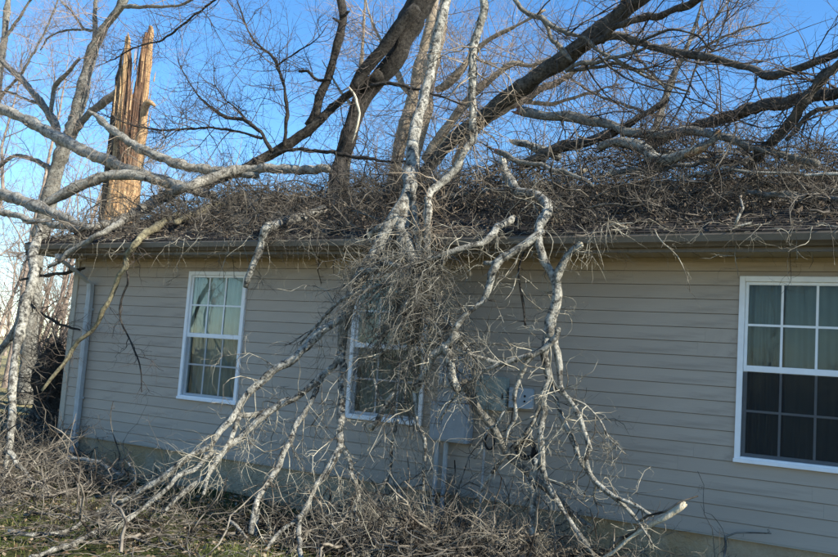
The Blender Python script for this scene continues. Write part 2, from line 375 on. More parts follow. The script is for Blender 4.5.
for k in range(19):
    z0 = .41 + EXP*k; h = min(EXP, 2.80 - z0)
    if h <= .012: break
    off = [0, 2.1, 1.2, 3.0][(k//2) % 4] + r2.uniform(-.2, .2); seams = [HX0 + off + 3.66*j for j in range(5)]
    if k == 17: seams = [2.19, 5.68]
    lo, hi = z0, z0 + h
    if hi <= WZ0 + .012 or lo >= WZ1 - .012: course(HX0 + .06, HX1, z0, h, seams); continue
    edges = [HX0 + .06]
    for x in WIN: edges += [x - .002, x + WW + .002]
    edges.append(HX1)
    for a, b_ in zip(edges[0::2], edges[1::2]): course(a, b_, z0, h, seams)
    for x in WIN:
        if hi > WZ1 + .012: board(x - .002, x + WW + .002, WZ1 + .002, hi - WZ1 - .002)
        if lo < WZ0 - .012: board(x - .002, x + WW + .002, lo, WZ0 - lo - .002)
bevel(hpart('corner_trim', [(HX0 - .012, HX0 + .075, -.026, .003, .40, 2.81), (HX0 - .026, HX0 - .012, -.026, .08, .40, 2.81)], 'trim'), .004)
hpart('gable_siding', [(HX0 - .012, HX0 + .008, .085, HD, .41, 2.86)] , 'siding')
# gable triangles
def prism(name, tri, x0, x1, mat, parent):
    V = [(x - HX0, y, z) for x in (x0, x1) for y, z in tri]; k = len(tri); me = bpy.data.meshes.new(name)
    me.from_pydata(V, [], [[i, (i+1) % k, k + (i+1) % k, k + i] for i in range(k)] + [list(range(k))[::-1], list(range(k, 2*k))]); return link(name, me, mat, parent)
zr = float(roof_z(RIDGE_Y)); zw = float(roof_z(0))
prism('gable', [(.02, 2.865), (HD - .02, 2.865), (RIDGE_Y, zr - .14)], HX0 - .01, HX0 + .07, 'siding', house)
prism('gable', [(.02, 2.865), (HD - .02, 2.865), (RIDGE_Y, zr - .14)], HX1 - .07, HX1, 'siding', house)
# roof slabs
RX0, RX1 = HX0 - .32, HX1 + .3
ye2 = 2*RIDGE_Y - EAVE_Y
roof = prism('roof', [(EAVE_Y - .03, EAVE_Z - .035), (EAVE_Y - .03, EAVE_Z - .008), (RIDGE_Y, zr), (ye2, EAVE_Z), (ye2, EAVE_Z - .03), (RIDGE_Y, zr - .03)], RX0, RX1, 'shingle', house)
# shingle courses of the front slope: each course a thin tilted strip, cut into uneven tabs
def shingles():
    parts, q = [], np.random.default_rng(12); sl_ = math.hypot(1, PITCH)
    V, F = [], []
    for k in range(30):
        y0 = EAVE_Y - .035 + k*.14/sl_; y1 = y0 + .15/sl_
        if y1 > RIDGE_Y: break
        x = RX0 - q.uniform(0, .3)
        while x < 9.5:
            x1 = x + q.uniform(.16, .34); a, b_ = max(x, RX0) + .003, x1 - .003; x = x1
            if b_ - a < .03: continue
            t0 = .009 + q.uniform(0, .006); z0, z1 = float(roof_z(y0)) - .0, float(roof_z(y1))
            i = len(V); V += [(a - HX0, y0, z0 + .002), (b_ - HX0, y0, z0 + .002), (b_ - HX0, y0, z0 + t0), (a - HX0, y0, z0 + t0), (b_ - HX0, y1, z1 + .003), (a - HX0, y1, z1 + .003)]
            F += [[i, i+1, i+2, i+3], [i+3, i+2, i+4, i+5]]
    me = mesh_np('shingles', V, F); me.polygons.foreach_set('use_smooth', np.zeros(len(F), bool)); return me
m2 = leafm('shingle_tab', [(.018, .016, .014), (.034, .029, .025), (.050, .043, .037), (.026, .022, .020)]); M['tab'] = m2  # tabs darkened all over to hold the shade beneath the roof debris
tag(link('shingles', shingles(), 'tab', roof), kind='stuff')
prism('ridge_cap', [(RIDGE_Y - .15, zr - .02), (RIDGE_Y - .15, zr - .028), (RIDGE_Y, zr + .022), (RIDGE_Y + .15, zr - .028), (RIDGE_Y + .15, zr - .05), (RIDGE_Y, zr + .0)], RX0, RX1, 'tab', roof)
for s in (0, 1):
    yy = [(EAVE_Y - .01, EAVE_Z - .17), (EAVE_Y - .01, EAVE_Z - .037), (RIDGE_Y, zr - .032), (RIDGE_Y, zr - .165)] if s == 0 else [(ye2, EAVE_Z - .17), (ye2, EAVE_Z - .032), (RIDGE_Y, zr - .032), (RIDGE_Y, zr - .165)]
    prism('rake_board', yy, RX0 + .004, RX0 + .03, 'gutter', house)
# fascia, soffit panels, frieze
hpart('fascia', [(HX0 - .28, HX1 + .28, -.535, -.515, 2.79, 2.93)], 'gutter')
soffit = hpart('soffit', [(HX0 - .28, HX1 + .28, -.512, -.02, 2.826, 2.836)], 'sheath')
sp = boxes([(0, .298, -.512, -.030, 0, .012), (0, .012, -.512, -.030, -.006, 0)], 'soffit_panel'); sp.materials.append(M['soffit'])
for k in range(48): link('soffit_panel', sp, None, soffit, (HX0 - .28 + k*.3025 - HX0, 0, 2.812))
hpart('frieze', [(HX0 + .07, HX1, -.034, -.0185, 2.775, 2.811)], 'soffit', bev=.003)
hpart('starter_strip', [(HX0 + .07, HX1, -.014, .028, .398, .408)], 'trim')
# K style gutter
def gutter():
    pr = [(-.537, 2.925), (-.537, 2.824), (-.590, 2.824), (-.606, 2.842), (-.640, 2.862), (-.646, 2.915), (-.640, 2.928), (-.628, 2.928), (-.628, 2.918), (-.636, 2.912), (-.634, 2.868), (-.600, 2.850), (-.584, 2.832), (-.545, 2.832), (-.545, 2.925)]
    k = len(pr); xs_ = np.arange(HX0 - .30, HX1 + .31, .35); q = np.random.default_rng(2)
    V = [(x - HX0, y + .004*math.sin(x*1.3), z + .006*math.sin(x*.9 + 1) + q.normal()*.0012) for x in xs_ for y, z in pr]; F = []
    for i in range(len(xs_) - 1):
        for j in range(k): F.append([i*k + j, i*k + (j+1) % k, (i+1)*k + (j+1) % k, (i+1)*k + j])
    me = bpy.data.meshes.new('gutter'); me.from_pydata(V, [], F + [[0, 1, 2, 3, 4, 5, 6, 7]]); return me
gut = link('gutter', gutter(), 'gutter', house)
for k in range(12): hpart('gutter_strap', [(HX0 + .1 + k*1.2, HX0 + .118 + k*1.2, -.632, -.54, 2.921, 2.924)], 'steel', gut)
# downspout with elbows, slightly dented
def rect_pipe(path, hw, hd, name):
    P = np.array(path, float); V, F = [], []
    for i, p in enumerate(P):
        s = 1 + .06*math.sin(i*2.3)
        V += [(p[0] + a*hw*s, p[1] + c*hd, p[2]) for a, c in ((-1, -1), (-.3, -1.15), (.3, -1.15), (1, -1), (1, 1), (-1, 1))]
    for i in range(len(P) - 1): F += [[i*6 + j, i*6 + (j+1) % 6, i*6 + 6 + (j+1) % 6, i*6 + 6 + j] for j in range(6)]
    me = bpy.data.meshes.new(name); me.from_pydata(V, [], F); return me
dx = -1.80 - HX0
dpath = [(dx - .06, -.575, 2.80), (dx - .05, -.57, 2.74), (dx - .03, -.42, 2.66), (dx - .01, -.20, 2.54), (dx, -.075, 2.46), (dx, -.062, 2.38)] + [(dx, -.062, z) for z in np.linspace(2.2, .2, 9)] + [(dx, -.09, .11), (dx, -.25, .05)]
ds = link('downspout', rect_pipe(dpath, .040, .030, 'downspout'), 'pipe', house)
for z in (2.1, .9): hpart('strap', [(-1.80 - .055, -1.80 + .055, -.1005, -.020, z, z + .025)], 'pipe', ds)

# windows
def ring(x0, x1, z0, z1, wd, y0, y1, top=None, bot=None):
    t, b_ = top or wd, bot or wd
    return [(x0, x0 + wd, y0, y1, z0, z1), (x1 - wd, x1, y0, y1, z0, z1), (x0 + wd, x1 - wd, y0, y1, z1 - t, z1), (x0 + wd, x1 - wd, y0, y1, z0, z0 + b_)]
def window(x, dense, folds, cmat, seed):
    q = np.random.default_rng(seed); x1 = x + WW; zm = (WZ0 + WZ1)/2
    wd = hpart('window', ring(x, x1, WZ0, WZ1, .048, -.040, .085), 'white', bev=.005)
    hpart('sill', [(x - .006, x1 + .006, -.052, -.041, WZ0 - .004, WZ0 + .030)], 'white', wd, .004)
    a, b_ = x + .049, x1 - .049
    hpart('sash', ring(a, b_, zm - .026, WZ1 - .049, .026, -.016, .012, bot=.052), 'white', wd, .003)
    hpart('sash', ring(a, b_, WZ0 + .049, zm + .022, .028, .014, .044), 'white', wd, .003)
    for lvl in (0, 1):
        ga, gb = a + .026, b_ - .026; yy = -.002 if lvl else .028
        z0, z1 = (zm + .026, WZ1 - .075) if lvl else (WZ0 + .077, zm - .006)
        pw, ph = (gb - ga)/3, (z1 - z0)/2
        for i in range(3):
            for j in range(2):
                hpart('pane', [(ga + i*pw + .001, ga + (i+1)*pw - .001, yy, yy + .0006, z0 + j*ph + .001, z0 + (j+1)*ph - .001)], 'glass', wd)
        for i in (1, 2): hpart('muntin', [(ga + i*pw - .010, ga + i*pw + .010, yy - .010, yy - .002, z0, z1)], 'white', wd, .002)
        hpart('muntin', [(ga, gb, yy - .009, yy - .003, z0 + ph - .010, z0 + ph + .010)], 'white', wd, .002)
    hpart('insect_screen', [(a, b_, -.0182, -.0176, WZ0 + .05, zm - .03)], 'screen_dense' if dense else 'screen', wd)
    # gathered curtains: two cloths
    for s in range(2):
        c0, c1 = (x + .01, x + WW*folds[0]) if s == 0 else (x + WW*folds[1], x1 - .01)
        n_ = 70; u = np.linspace(0, 1, n_); xx = c0 + (c1 - c0)*u; ph = np.cumsum(q.uniform(.2, .75, n_))
        V = []
        for zi, z in enumerate(np.linspace(WZ0 + .02, WZ1 - .02, 8)):
            am = .022*(1 - .35*zi/7); V += [(a_ - HX0 + .004*math.sin(z*5 + i*.3), .125 + am*math.sin(p_) + .012*math.sin(p_*.37), z) for i, (a_, p_) in enumerate(zip(xx, ph))]
        I = np.arange(8*n_).reshape(8, n_); F = np.stack([I[:-1, :-1], I[:-1, 1:], I[1:, 1:], I[1:, :-1]], -1).reshape(-1, 4)
        link('curtain', mesh_np('curtain', V, F), cmat, wd)
    # the room behind
    hpart('room', [(x - .4, x1 + .4, 1.6, 1.62, WZ0 - .6, WZ1 + .15), (x - .42, x - .4, .10, 1.6, WZ0 - .6, WZ1 + .15), (x1 + .4, x1 + .42, .10, 1.6, WZ0 - .6, WZ1 + .15), (x - .4, x1 + .4, .10, 1.6, WZ0 - .62, WZ0 - .6), (x - .4, x1 + .4, .10, 1.6, WZ1 + .15, WZ1 + .17)], 'room', wd)
    return wd
window(WIN[0], False, (.52, .50), 'curtain', 1)
window(WIN[1], False, (.52, .50), 'curtain', 2)
window(WIN[2], True, (.33, .37), 'curtain_dark', 3)

# ------------------------------------------------------------------ utilities on the wall
def wbox(name, base, lst, mat, parent=None, bev=.006):
    o = link(name, boxes([(a - base[0], b_ - base[0], c - base[1], d - base[1], e - base[2], f - base[2]) for a, b_, c, d, e, f in lst], name), mat, parent)
    if bev: bevel(o, bev)
    return o
def cyl(P0, P1, r, sides=14, base=(0, 0, 0), name='pipe'):
    P = np.array([P0, P0, P1, P1], float); return mesh_np(name, *tubes((P + np.array([[0]*3, [0]*3, [0]*3, [0]*3]) - np.array(base))[None], np.array([[.0005, r, r, .0005]]), sides))
eb = (3.92, -.02, .92)
panel = empty('electric_panel', eb, 'grey electric meter panel behind the hanging twigs with two pipes running down', 'meter panel')
wbox('cabinet', eb, [(3.70, 4.13, -.16, -.019, .93, 1.32)], 'metal_grey', panel, .01)
wbox('meter_socket', eb, [(3.76, 4.07, -.15, -.019, 1.325, 1.79)], 'metal_grey', panel, .01)
wbox('cover', eb, [(3.72, 4.11, -.168, -.161, .95, 1.29)], 'metal_grey', panel, .003)
ms = np.array([[3.915, y, 1.56] for y in (-.15, -.152, -.20, -.245, -.255, -.256)]) - np.array(eb)
V, F = tubes(ms[None], np.array([[.001, .085, .085, .08, .06, .001]]), 24); link('meter', mesh_np('meter', V, F), 'metal_blue', panel)
for x in (3.77, 3.87):
    link('conduit', mesh_np('conduit', *tubes((np.array([[x, -.09, .935], [x, -.09, .7], [x, -.085, .4], [x, -.085, .0]]) - np.array(eb))[None], np.full((1, 4), .026), 12)), 'pipe', panel)
tb = (4.35, -.02, 1.29)
tel = empty('utility_box', tb, 'square greenish utility cabinet on the siding, beside a smaller pale box', 'utility box')
wbox('case', tb, [(4.19, 4.50, -.12, -.019, 1.29, 1.61)], 'metal_green', tel, .012)
wbox('lid', tb, [(4.185, 4.505, -.135, -.121, 1.285, 1.617)], 'metal_green', tel, .006)
wbox('latch', tb, [(4.475, 4.49, -.142, -.136, 1.40, 1.46)], 'black', tel, .002)
link('conduit', mesh_np('conduit', *tubes((np.array([[4.30, -.07, 1.29], [4.30, -.07, 1.1], [4.29, -.07, .8], [4.28, -.07, .0]]) - np.array(tb))[None], np.full((1, 4), .012), 10)), 'pipe', tel)
sb = (4.65, -.02, 1.33)
sm = empty('utility_box', sb, 'small pale blue grey utility box with two dark holes', 'utility box')
wbox('case', sb, [(4.535, 4.77, -.085, -.019, 1.33, 1.52)], 'metal_blue', sm, .010)
wbox('lid', sb, [(4.53, 4.775, -.093, -.086, 1.328, 1.525)], 'metal_blue', sm, .004)
for z in (1.40, 1.45): link('screw', cyl((4.70, -.0935, z), (4.70, -.099, z), .011, 10, sb, 'screw'), 'black', sm)
link('cable', mesh_np('cable', *tubes((np.array([[4.56, -.05, 1.325], [4.555, -.05, 1.2], [4.50, -.05, 1.10], [4.40, -.05, 1.06], [4.32, -.06, 1.12], [4.31, -.07, 1.285]]) - np.array(sb))[None], np.full((1, 6), .006), 8)), 'black', sm)
cb = np.array((4.74, -.06, .95)); q = np.random.default_rng(5); t = np.linspace(0, 2*math.pi*6, 180)
cp = np.stack([(.085 + .018*np.sin(t*.37))*np.cos(t) + .012*np.sin(t*1.7), -.03 + .03*np.sin(t*.21), (.085 + .015*np.cos(t*.29))*np.sin(t)], 1)
coil = link('cable_coil', mesh_np('cable_coil', *tubes(cp[None], np.full((1, 180), .009), 6)), 'black', None, tuple(cb)); tag(coil, 'black cable coiled in a tight ring on the wall below the small box', 'cable')
t = np.linspace(0, 2*math.pi*2.1, 70); cp = np.stack([.05*np.cos(t), .012*np.sin(t*.4), .075*np.sin(t)], 1)
tag(link('cable_loop', mesh_np('cable_loop', *tubes(cp[None], np.full((1, 70), .007), 6)), 'black', None, (4.35, -.085, .975)), 'thin black cable loop hanging under the greenish cabinet', 'cable')

# ================================================================== FALLEN TREES
THIN = 1.0
class Wood:
    """a branch or tree with its limbs as parts and one joined part of twigs"""
    def __init__(s, name, label, cat, base, seed, group=None):
        s.base = np.array(base, float); s.o = empty(name, tuple(base), label, cat, group); s.l = []; s.rng = np.random.default_rng(seed)
    def limb(s, pts, Y, mat='pale_bark', name='limb', sides=10, src=True, ends=None, wood='wood', L=None):
        P, R = trace(pts, Y, s.rng, thin=THIN); s.last = (P, R)
        o = link(name, limb_mesh(name, P, R, s.base, s.rng, sides), mat, s.o)
        if src: s.l.append((P, R))
        if ends is not None: link('broken_end', splinter(P, R, ends, s.base, s.rng, L), wood, o)
        return o
    def twigs(s, levels, mat, mode=None, sides=3, src=None):
        return twigs('twigs', s.o, stack(src or s.l), levels, mat, s.rng, mode, s.base, sides)
def base_of(pts, i, Y): return tuple(at(pts[i][0], pts[i][1], Y)[0])
UPB = (0, 0, .06)
def LV(n1, L1, n2, L2, n3, L3, wig=.26, b=(0, 0, 0), rk=.010, rmin=.0013, N=(8, 6, 5)):
    return [dict(n=n1, L=L1, wig=wig, bias=b, rk=rk, rmin=rmin, N=N[0]), dict(n=n2, L=L2, wig=wig, bias=b, rk=rk, rmin=rmin, N=N[1]), dict(n=n3, L=L3, wig=wig*1.1, bias=b, rk=rk, rmin=rmin, N=N[2], ang=(30, 70))]

# --- massive dark forked crown lying over the ridge
A = [(470, -75, 23), (436, -28, 21), (410, 20, 18), (399, 52, 15), (380, 76, 13), (361, 102, 12), (349, 135, 11.5), (338, 170, 10), (330, 206, 8)]
THIN = .76
t1 = Wood('fallen_tree', 'massive dark forked tree top resting on the roof, left of the pale trunks', 'fallen tree', base_of(A, -1, 'h0.1'), 21)
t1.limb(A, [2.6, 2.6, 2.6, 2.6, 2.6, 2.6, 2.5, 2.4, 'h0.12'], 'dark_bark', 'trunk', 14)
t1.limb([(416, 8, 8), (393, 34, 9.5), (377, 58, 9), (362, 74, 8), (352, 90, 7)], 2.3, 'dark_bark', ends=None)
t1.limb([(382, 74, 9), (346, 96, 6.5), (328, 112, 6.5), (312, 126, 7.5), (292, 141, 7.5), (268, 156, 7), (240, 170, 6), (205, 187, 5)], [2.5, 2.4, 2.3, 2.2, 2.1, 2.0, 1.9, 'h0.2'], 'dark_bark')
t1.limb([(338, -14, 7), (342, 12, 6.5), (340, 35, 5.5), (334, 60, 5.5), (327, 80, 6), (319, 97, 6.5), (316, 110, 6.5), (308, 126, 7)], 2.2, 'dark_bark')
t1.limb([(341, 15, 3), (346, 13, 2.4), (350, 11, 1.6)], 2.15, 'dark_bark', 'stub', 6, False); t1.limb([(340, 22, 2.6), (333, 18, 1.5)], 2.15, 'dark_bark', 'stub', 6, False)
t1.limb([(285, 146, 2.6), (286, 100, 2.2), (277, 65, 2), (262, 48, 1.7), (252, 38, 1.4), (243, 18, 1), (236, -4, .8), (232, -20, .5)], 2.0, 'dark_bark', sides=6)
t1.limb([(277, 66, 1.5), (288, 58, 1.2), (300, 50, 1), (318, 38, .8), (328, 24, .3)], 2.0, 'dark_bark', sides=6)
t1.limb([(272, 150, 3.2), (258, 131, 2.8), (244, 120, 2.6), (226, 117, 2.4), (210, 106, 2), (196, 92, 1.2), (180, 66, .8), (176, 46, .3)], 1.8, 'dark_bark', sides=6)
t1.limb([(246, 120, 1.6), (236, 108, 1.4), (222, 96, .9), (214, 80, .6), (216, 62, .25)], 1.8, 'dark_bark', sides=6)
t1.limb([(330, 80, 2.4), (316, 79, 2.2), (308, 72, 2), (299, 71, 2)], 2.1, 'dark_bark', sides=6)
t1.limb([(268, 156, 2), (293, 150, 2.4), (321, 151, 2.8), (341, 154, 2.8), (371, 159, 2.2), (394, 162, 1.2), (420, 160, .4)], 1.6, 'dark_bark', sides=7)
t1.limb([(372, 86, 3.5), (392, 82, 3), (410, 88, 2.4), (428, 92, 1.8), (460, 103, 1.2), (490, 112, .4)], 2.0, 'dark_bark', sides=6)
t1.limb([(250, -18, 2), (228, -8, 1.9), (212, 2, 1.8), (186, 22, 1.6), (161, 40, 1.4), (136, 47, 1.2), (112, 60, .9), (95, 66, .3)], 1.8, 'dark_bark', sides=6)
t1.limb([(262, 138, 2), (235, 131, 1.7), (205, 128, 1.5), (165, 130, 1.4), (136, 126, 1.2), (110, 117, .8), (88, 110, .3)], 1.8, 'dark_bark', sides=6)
o = t1.limb([(349, 87, .8), (354, 95, 1.6), (358, 106, 2.0), (359, 116, 1.7), (357, 128, 1.3), (352, 143, .4)], 1.95, 'pale_wood', 'torn_strip', 7, False)
t1.twigs(LV(230, (.4, 1.5), 1000, (.2, .7), 2600, (.1, .4), .22, (0, 0, .05), .006, .0020), 'dark_twig', ('roof',))
t1.twigs(LV(170, (.5, 1.6), 900, (.25, .8), 2600, (.1, .45), .2, (-.02, 0, .06), .0045, .0022), 'dark_twig', ('roof',), src=t1.l[4:8] + t1.l[-2:])

# --- long straight dark trunk slanting up to the right
D = [(700, -48, 14), (655, -14, 14), (632, 5, 13.5), (600, 32, 13), (570, 55, 12.5), (535, 80, 12), (500, 102, 11), (470, 126, 10.5), (445, 148, 10), (425, 170, 9.5), (408, 192, 8)]
t2 = Wood('fallen_tree', 'long straight dark trunk slanting from the roof up to the right', 'fallen tree', base_of(D, -1, 'h0.1'), 22)
t2.limb(D, [1.4, 1.6, 1.7, 1.9, 2.1, 2.3, 2.5, 2.7, 2.9, 3.0, 'h0.1'], 'mid_bark', 'trunk', 14)
t2.limb([(594, 42, 6), (617, 37, 6), (640, 41, 5.5), (657, 47, 5.5), (680, 54, 6), (708, 58, 6.5), (731, 64, 6), (753, 71, 6), (770, 75, 5.5), (793, 71, 6), (816, 62, 6.5), (838, 53, 7), (870, 38, 7), (920, 22, 5.5), (970, 16, 3)], [1.8, .4], 'mid_bark')
t2.limb([(602, 42, 4), (614, 28, 5), (637, 20, 5), (665, 13, 5.5), (685, 6, 5.5), (730, -14, 5)], [1.8, 1.0], 'mid_bark')
for p_, y_ in (([(512, -6, 3.2), (518, 4, 3.4), (526, 12, 4), (541, 18, 4.2), (547, 28, 3.5), (551, 40, 3.2), (561, 50, 3.4), (572, 61, 2.6)], 1.7), ([(541, 18, 3.2), (563, 30, 3), (586, 39, 2.8), (598, 50, 2.5), (612, 58, 2.2), (640, 70, 1.8), (664, 86, 1.3)], 1.6),
               ([(565, 71, 3), (581, 64, 3.4), (610, 59, 3), (640, 50, 2.4), (670, 44, 1.6)], 1.6), ([(566, 70, 2.8), (596, 68, 2.8), (618, 64, 2.6), (650, 78, 2), (690, 92, 1.4)], 1.7)):
    t2.limb(p_, y_, 'grey_bark', sides=7)
t2.limb([(640, 42, 2.4), (668, 30, 2), (694, 34, 1.6), (712, 50, 1.6), (722, 30, 1.2), (730, 6, .8)], 1.3, 'mid_bark', sides=6)
t2.limb([(698, 60, 2), (690, 84, 1.6), (680, 108, 1.3), (668, 128, 1)], 1.2, 'mid_bark', sides=6)
t2.limb([(598, 56, 1.8), (622, 76, 1.6), (655, 88, 1.3), (690, 94, .9)], 1.5, 'mid_bark', sides=6)
t2.twigs(LV(160, (.5, 2.0), 600, (.25, .9), 1600, (.12, .5), .17, (.03, 0, .05), .0060, .0018), 'dark_twig', ('roof',))

THIN = 1.0
def single(label, pts, Y, mat, seed, tw=None, tmat='dark_twig', mode=('roof',), ends=None, wood='wood', name='fallen_limb', cat='limb', sides=10, extra=(), group='broken limbs lying on the roof', L=None, bi=None):
    ys = Y if not isinstance(Y, (list, tuple)) else Y[0]
    w_ = Wood(name, label, cat, tuple(trace(pts, Y)[0][len(trace(pts, Y)[0])//2] if bi is None else trace(pts, Y)[0][bi]), seed, group)
    w_.limb(pts, Y, mat, 'stem', sides, ends=ends, wood=wood, L=L)
    for e in extra: w_.limb(e[0], e[1], e[2] if len(e) > 2 else mat, 'side_branch', 8)
    if tw: w_.twigs(tw, tmat, mode)
    return w_
tw_s = LV(36, (.3, 1.0), 130, (.15, .5), 300, (.08, .3), .3)
tw_m = LV(46, (.3, 1.2), 170, (.15, .6), 380, (.08, .35), .28)
single('thick dark limb sloping down from the right edge over the roof', [(960, 62, 5), (905, 72, 7.5), (862, 84, 8.5), (838, 92, 8.2), (804, 98, 8), (770, 105, 7.5), (742, 111, 7.5), (714, 121, 7), (685, 130, 6.5), (668, 137, 6), (640, 150, 5)], [.4, .5, .6, .8, 1.1, 1.4, 1.7, 2.0, 2.3, 2.5, 2.8], 'mid_bark', 31, tw_m)
single('dark limb crossing steeply in front of the thick one at the right edge', [(920, 10, 3), (890, 28, 4.2), (862, 48, 5), (838, 64, 5.5), (819, 82, 6), (804, 103, 6.2), (787, 127, 6), (770, 143, 5.5), (755, 158, 5), (745, 171, 4)], [.1, .15, .2, .3, .4, .5, .7, .9, 1.1, 1.3], 'mid_bark', 32, tw_m, extra=[([(850, 106, 3), (838, 108, 3), (812, 114, 3.2), (796, 129, 3), (786, 140, 2)], .5)])
single('long grey limb with a dark red broken end above the roof debris', [(522, 113, 6), (545, 117, 6), (570, 116, 5.5), (600, 122, 5), (625, 132, 5), (660, 134, 5), (695, 132, 5), (728, 138, 4.8), (756, 148, 4.6), (779, 155, 4.6), (804, 161, 4.8), (816, 165, 5)], [1.5, 1.4, 1.3, 1.2, 1.1, 1.0, .9, .8, .7, .65, .6, .5], 'grey_bark', 33, tw_m, ends=0, wood='red_wood', extra=[([(800, 161, 3.5), (808, 156, 3), (813, 152, 2.5)], .75)])
single('bent grey limb whose snapped end shows orange wood', [(600, 148, 5), (621, 141, 6), (641, 148, 7), (651, 158, 7.6), (663, 161, 7), (683, 155, 6), (703, 146, 4.6), (717, 136, 3.4)], [.9, .85, .8, .75, .7, .7, .65, .65], 'pale_bark', 34, tw_s, ends=-1, wood='wood', extra=[([(686, 154, 2.5), (696, 151, 4), (704, 148, 3.6), (712, 143, 1.2)], .60, 'wood')])
single('dark limb with a reddish broken end above the splintered branch', [(524, 165, 5.5), (543, 154, 6), (563, 146, 6.5), (588, 143, 6), (616, 133, 5.5), (640, 118, 4), (668, 98, 3)], [1.3, 1.2, 1.2, 1.2, 1.2, 1.2, 1.2], 'mid_bark', 35, tw_s, ends=0, wood='red_wood')
single('short pale torn limb pointing left against the blue sky', [(513, 141, 2.5), (526, 144, 4), (543, 150, 4.5), (560, 158, 4)], 2.0, 'pale_bark', 36, None, ends=0, wood='pale_wood')
single('straight grey limb lying level on the debris at right', [(690, 157, 4), (705, 159, 4.5), (724, 160.5, 4.6), (747, 162, 4)], 'h0.32', 'grey_bark', 37, tw_s, 'brown_twig')
single('thin grey limb lying flat, upper of two on the bare shingles', [(750, 183, 2.6), (771, 185, 2.8), (805, 188, 2.6), (850, 190, 2.6)], 'h0.14', 'grey_bark', 38, tw_s, 'brown_twig')
single('thin blue grey limb lying flat, lower of two on the bare shingles', [(748, 192, 3), (771, 195, 3.4), (803, 195, 3.4), (838, 199, 3.4), (856, 201, 3.2)], 'h0.16', 'grey_bark', 39, tw_s, 'brown_twig')
single('crooked pale twig arching over the gutter at right', [(740, 196, 1), (742, 210, 1.4), (735, 226, 1.5), (752, 222, .8)], 'h0.2', 'pale_bark', 40, None, sides=6)
# --- pale limbs at the upper left
THIN = .84
tw_l = LV(45, (.3, 1.2), 170, (.2, .6), 420, (.1, .35), .25, (0, 0, .03), .006)
single('thick pale limb running from the left edge down to the roof', [(-130, 50, 4.5), (-75, 72, 6.5), (-22, 97, 8), (0, 109, 8), (25, 119, 8), (50, 133, 8), (70, 144, 8), (95, 155, 8.2), (116, 164, 8), (136, 171, 7.5), (161, 180, 7), (185, 188, 6), (215, 196, 5)], [2.6, 2.4, 2.2, 2.1, 2.0, 1.9, 1.8, 1.7, 1.6, 1.5, 1.4, 1.2, 'h0.15'], 'smooth_bark', 41, tw_l, 'tan_twig', sides=12)
single('grey limb crossing the broken trunk and lying along the debris', [(88, 111, 2), (98, 117, 3.5), (108, 127, 6), (131, 143, 6.5), (151, 153, 6.5), (176, 163, 6.5), (196, 168, 6), (225, 172, 5.5), (258, 176, 4)], [1.2, 1.2, 1.2, 1.2, 1.2, 1.2, 1.3, 1.4, 1.5], 'smooth_bark', 42, tw_l, 'tan_twig')
single('blunt pale limb entering at the left edge', [(-120, 168, 4), (-70, 180, 7), (-26, 190, 8.5), (0, 195, 8.5), (15, 198, 8.5), (32, 205, 8), (52, 213, 7), (70, 221, 6), (84, 228, 5)], [1.2, 1.0, .9, .8, .7, .6, .5, .4, .3], 'smooth_bark', 43, None, sides=12)
single('pale limb with a torn orange end, left of the broken trunk', [(40, 206, 6), (58, 198, 7), (80, 186, 7.5), (100, 178, 7.5), (118, 175, 7.5), (136, 175, 7.5), (161, 180, 7.5), (180, 190, 6)], [.6, .7, .8, .9, 1.0, 1.1, 1.2, 1.2], 'smooth_bark', 44, tw_l, 'tan_twig', ends=0, wood='wood', sides=12)
single('long pale forked limb draped over the roof corner', [(-110, 190, 2.5), (-60, 199, 4), (-24, 206, 5), (0, 212, 5), (20, 217, 4.5), (45, 223, 4.5), (70, 227, 4.5), (95, 227, 5), (121, 220, 6), (141, 210, 7), (161, 198, 7), (181, 189, 7), (210, 179, 6.5), (240, 170, 6), (258, 168, 5.5), (293, 169, 5.5), (331, 168, 5)], [.1, .05, .0, -.05, -.1, -.15, -.2, -.2, 'h0.12', 'h0.16', 'h0.22', .9, 1.1, 1.4, 1.5, 1.6, 1.7], 'smooth_bark', 45, tw_l, 'tan_twig', ('roof', 'wall'), extra=[([(48, 268, 2.4), (65, 256, 3.4), (83, 243, 3.6), (100, 233, 4), (122, 221, 4.6)], [-.8, -.75, -.72, -.68, -.5])])
single('yellowish mossy limb lying along the eave at left', [(176, 222, 3.5), (200, 212, 4), (220, 204, 4.2), (245, 194, 4)], 'h0.15', 'moss_bark', 46, tw_s, 'brown_twig', ('roof',))
w7 = single('mossy bent branch hanging off the eave past the downspout', [(180, 214, 3.5), (171, 219, 4), (153, 229, 5), (138, 241, 4.8), (124, 257, 4), (125, 266, 3.8), (120, 275, 3.5), (113, 289, 3.6), (110, 302, 3.4), (102, 315, 3.2), (94, 328, 3.2), (72, 350, 3), (58, 370, 2.6), (42, 390, 2.2)], ['h0.12', 'h0.1', 'h0.08', -.68, -.72, -.74, -.74, -.74, -.74, -.74, -.74, -.8, -.9, -1.0], 'moss_bark', 47, LV(40, (.2, .7), 150, (.1, .4), 300, (.06, .25), .3, (0, 0, -.05)), 'dark_twig', ('wall', 'ground'), group='broken branches hanging from the eave',
       extra=[([(124, 262, 1.6), (128, 280, 1.5), (121, 300, 1.3), (120, 318, 1.2), (130, 340, 1), (140, 365, .9), (142, 392, .6)], -.72, 'dark_bark')])
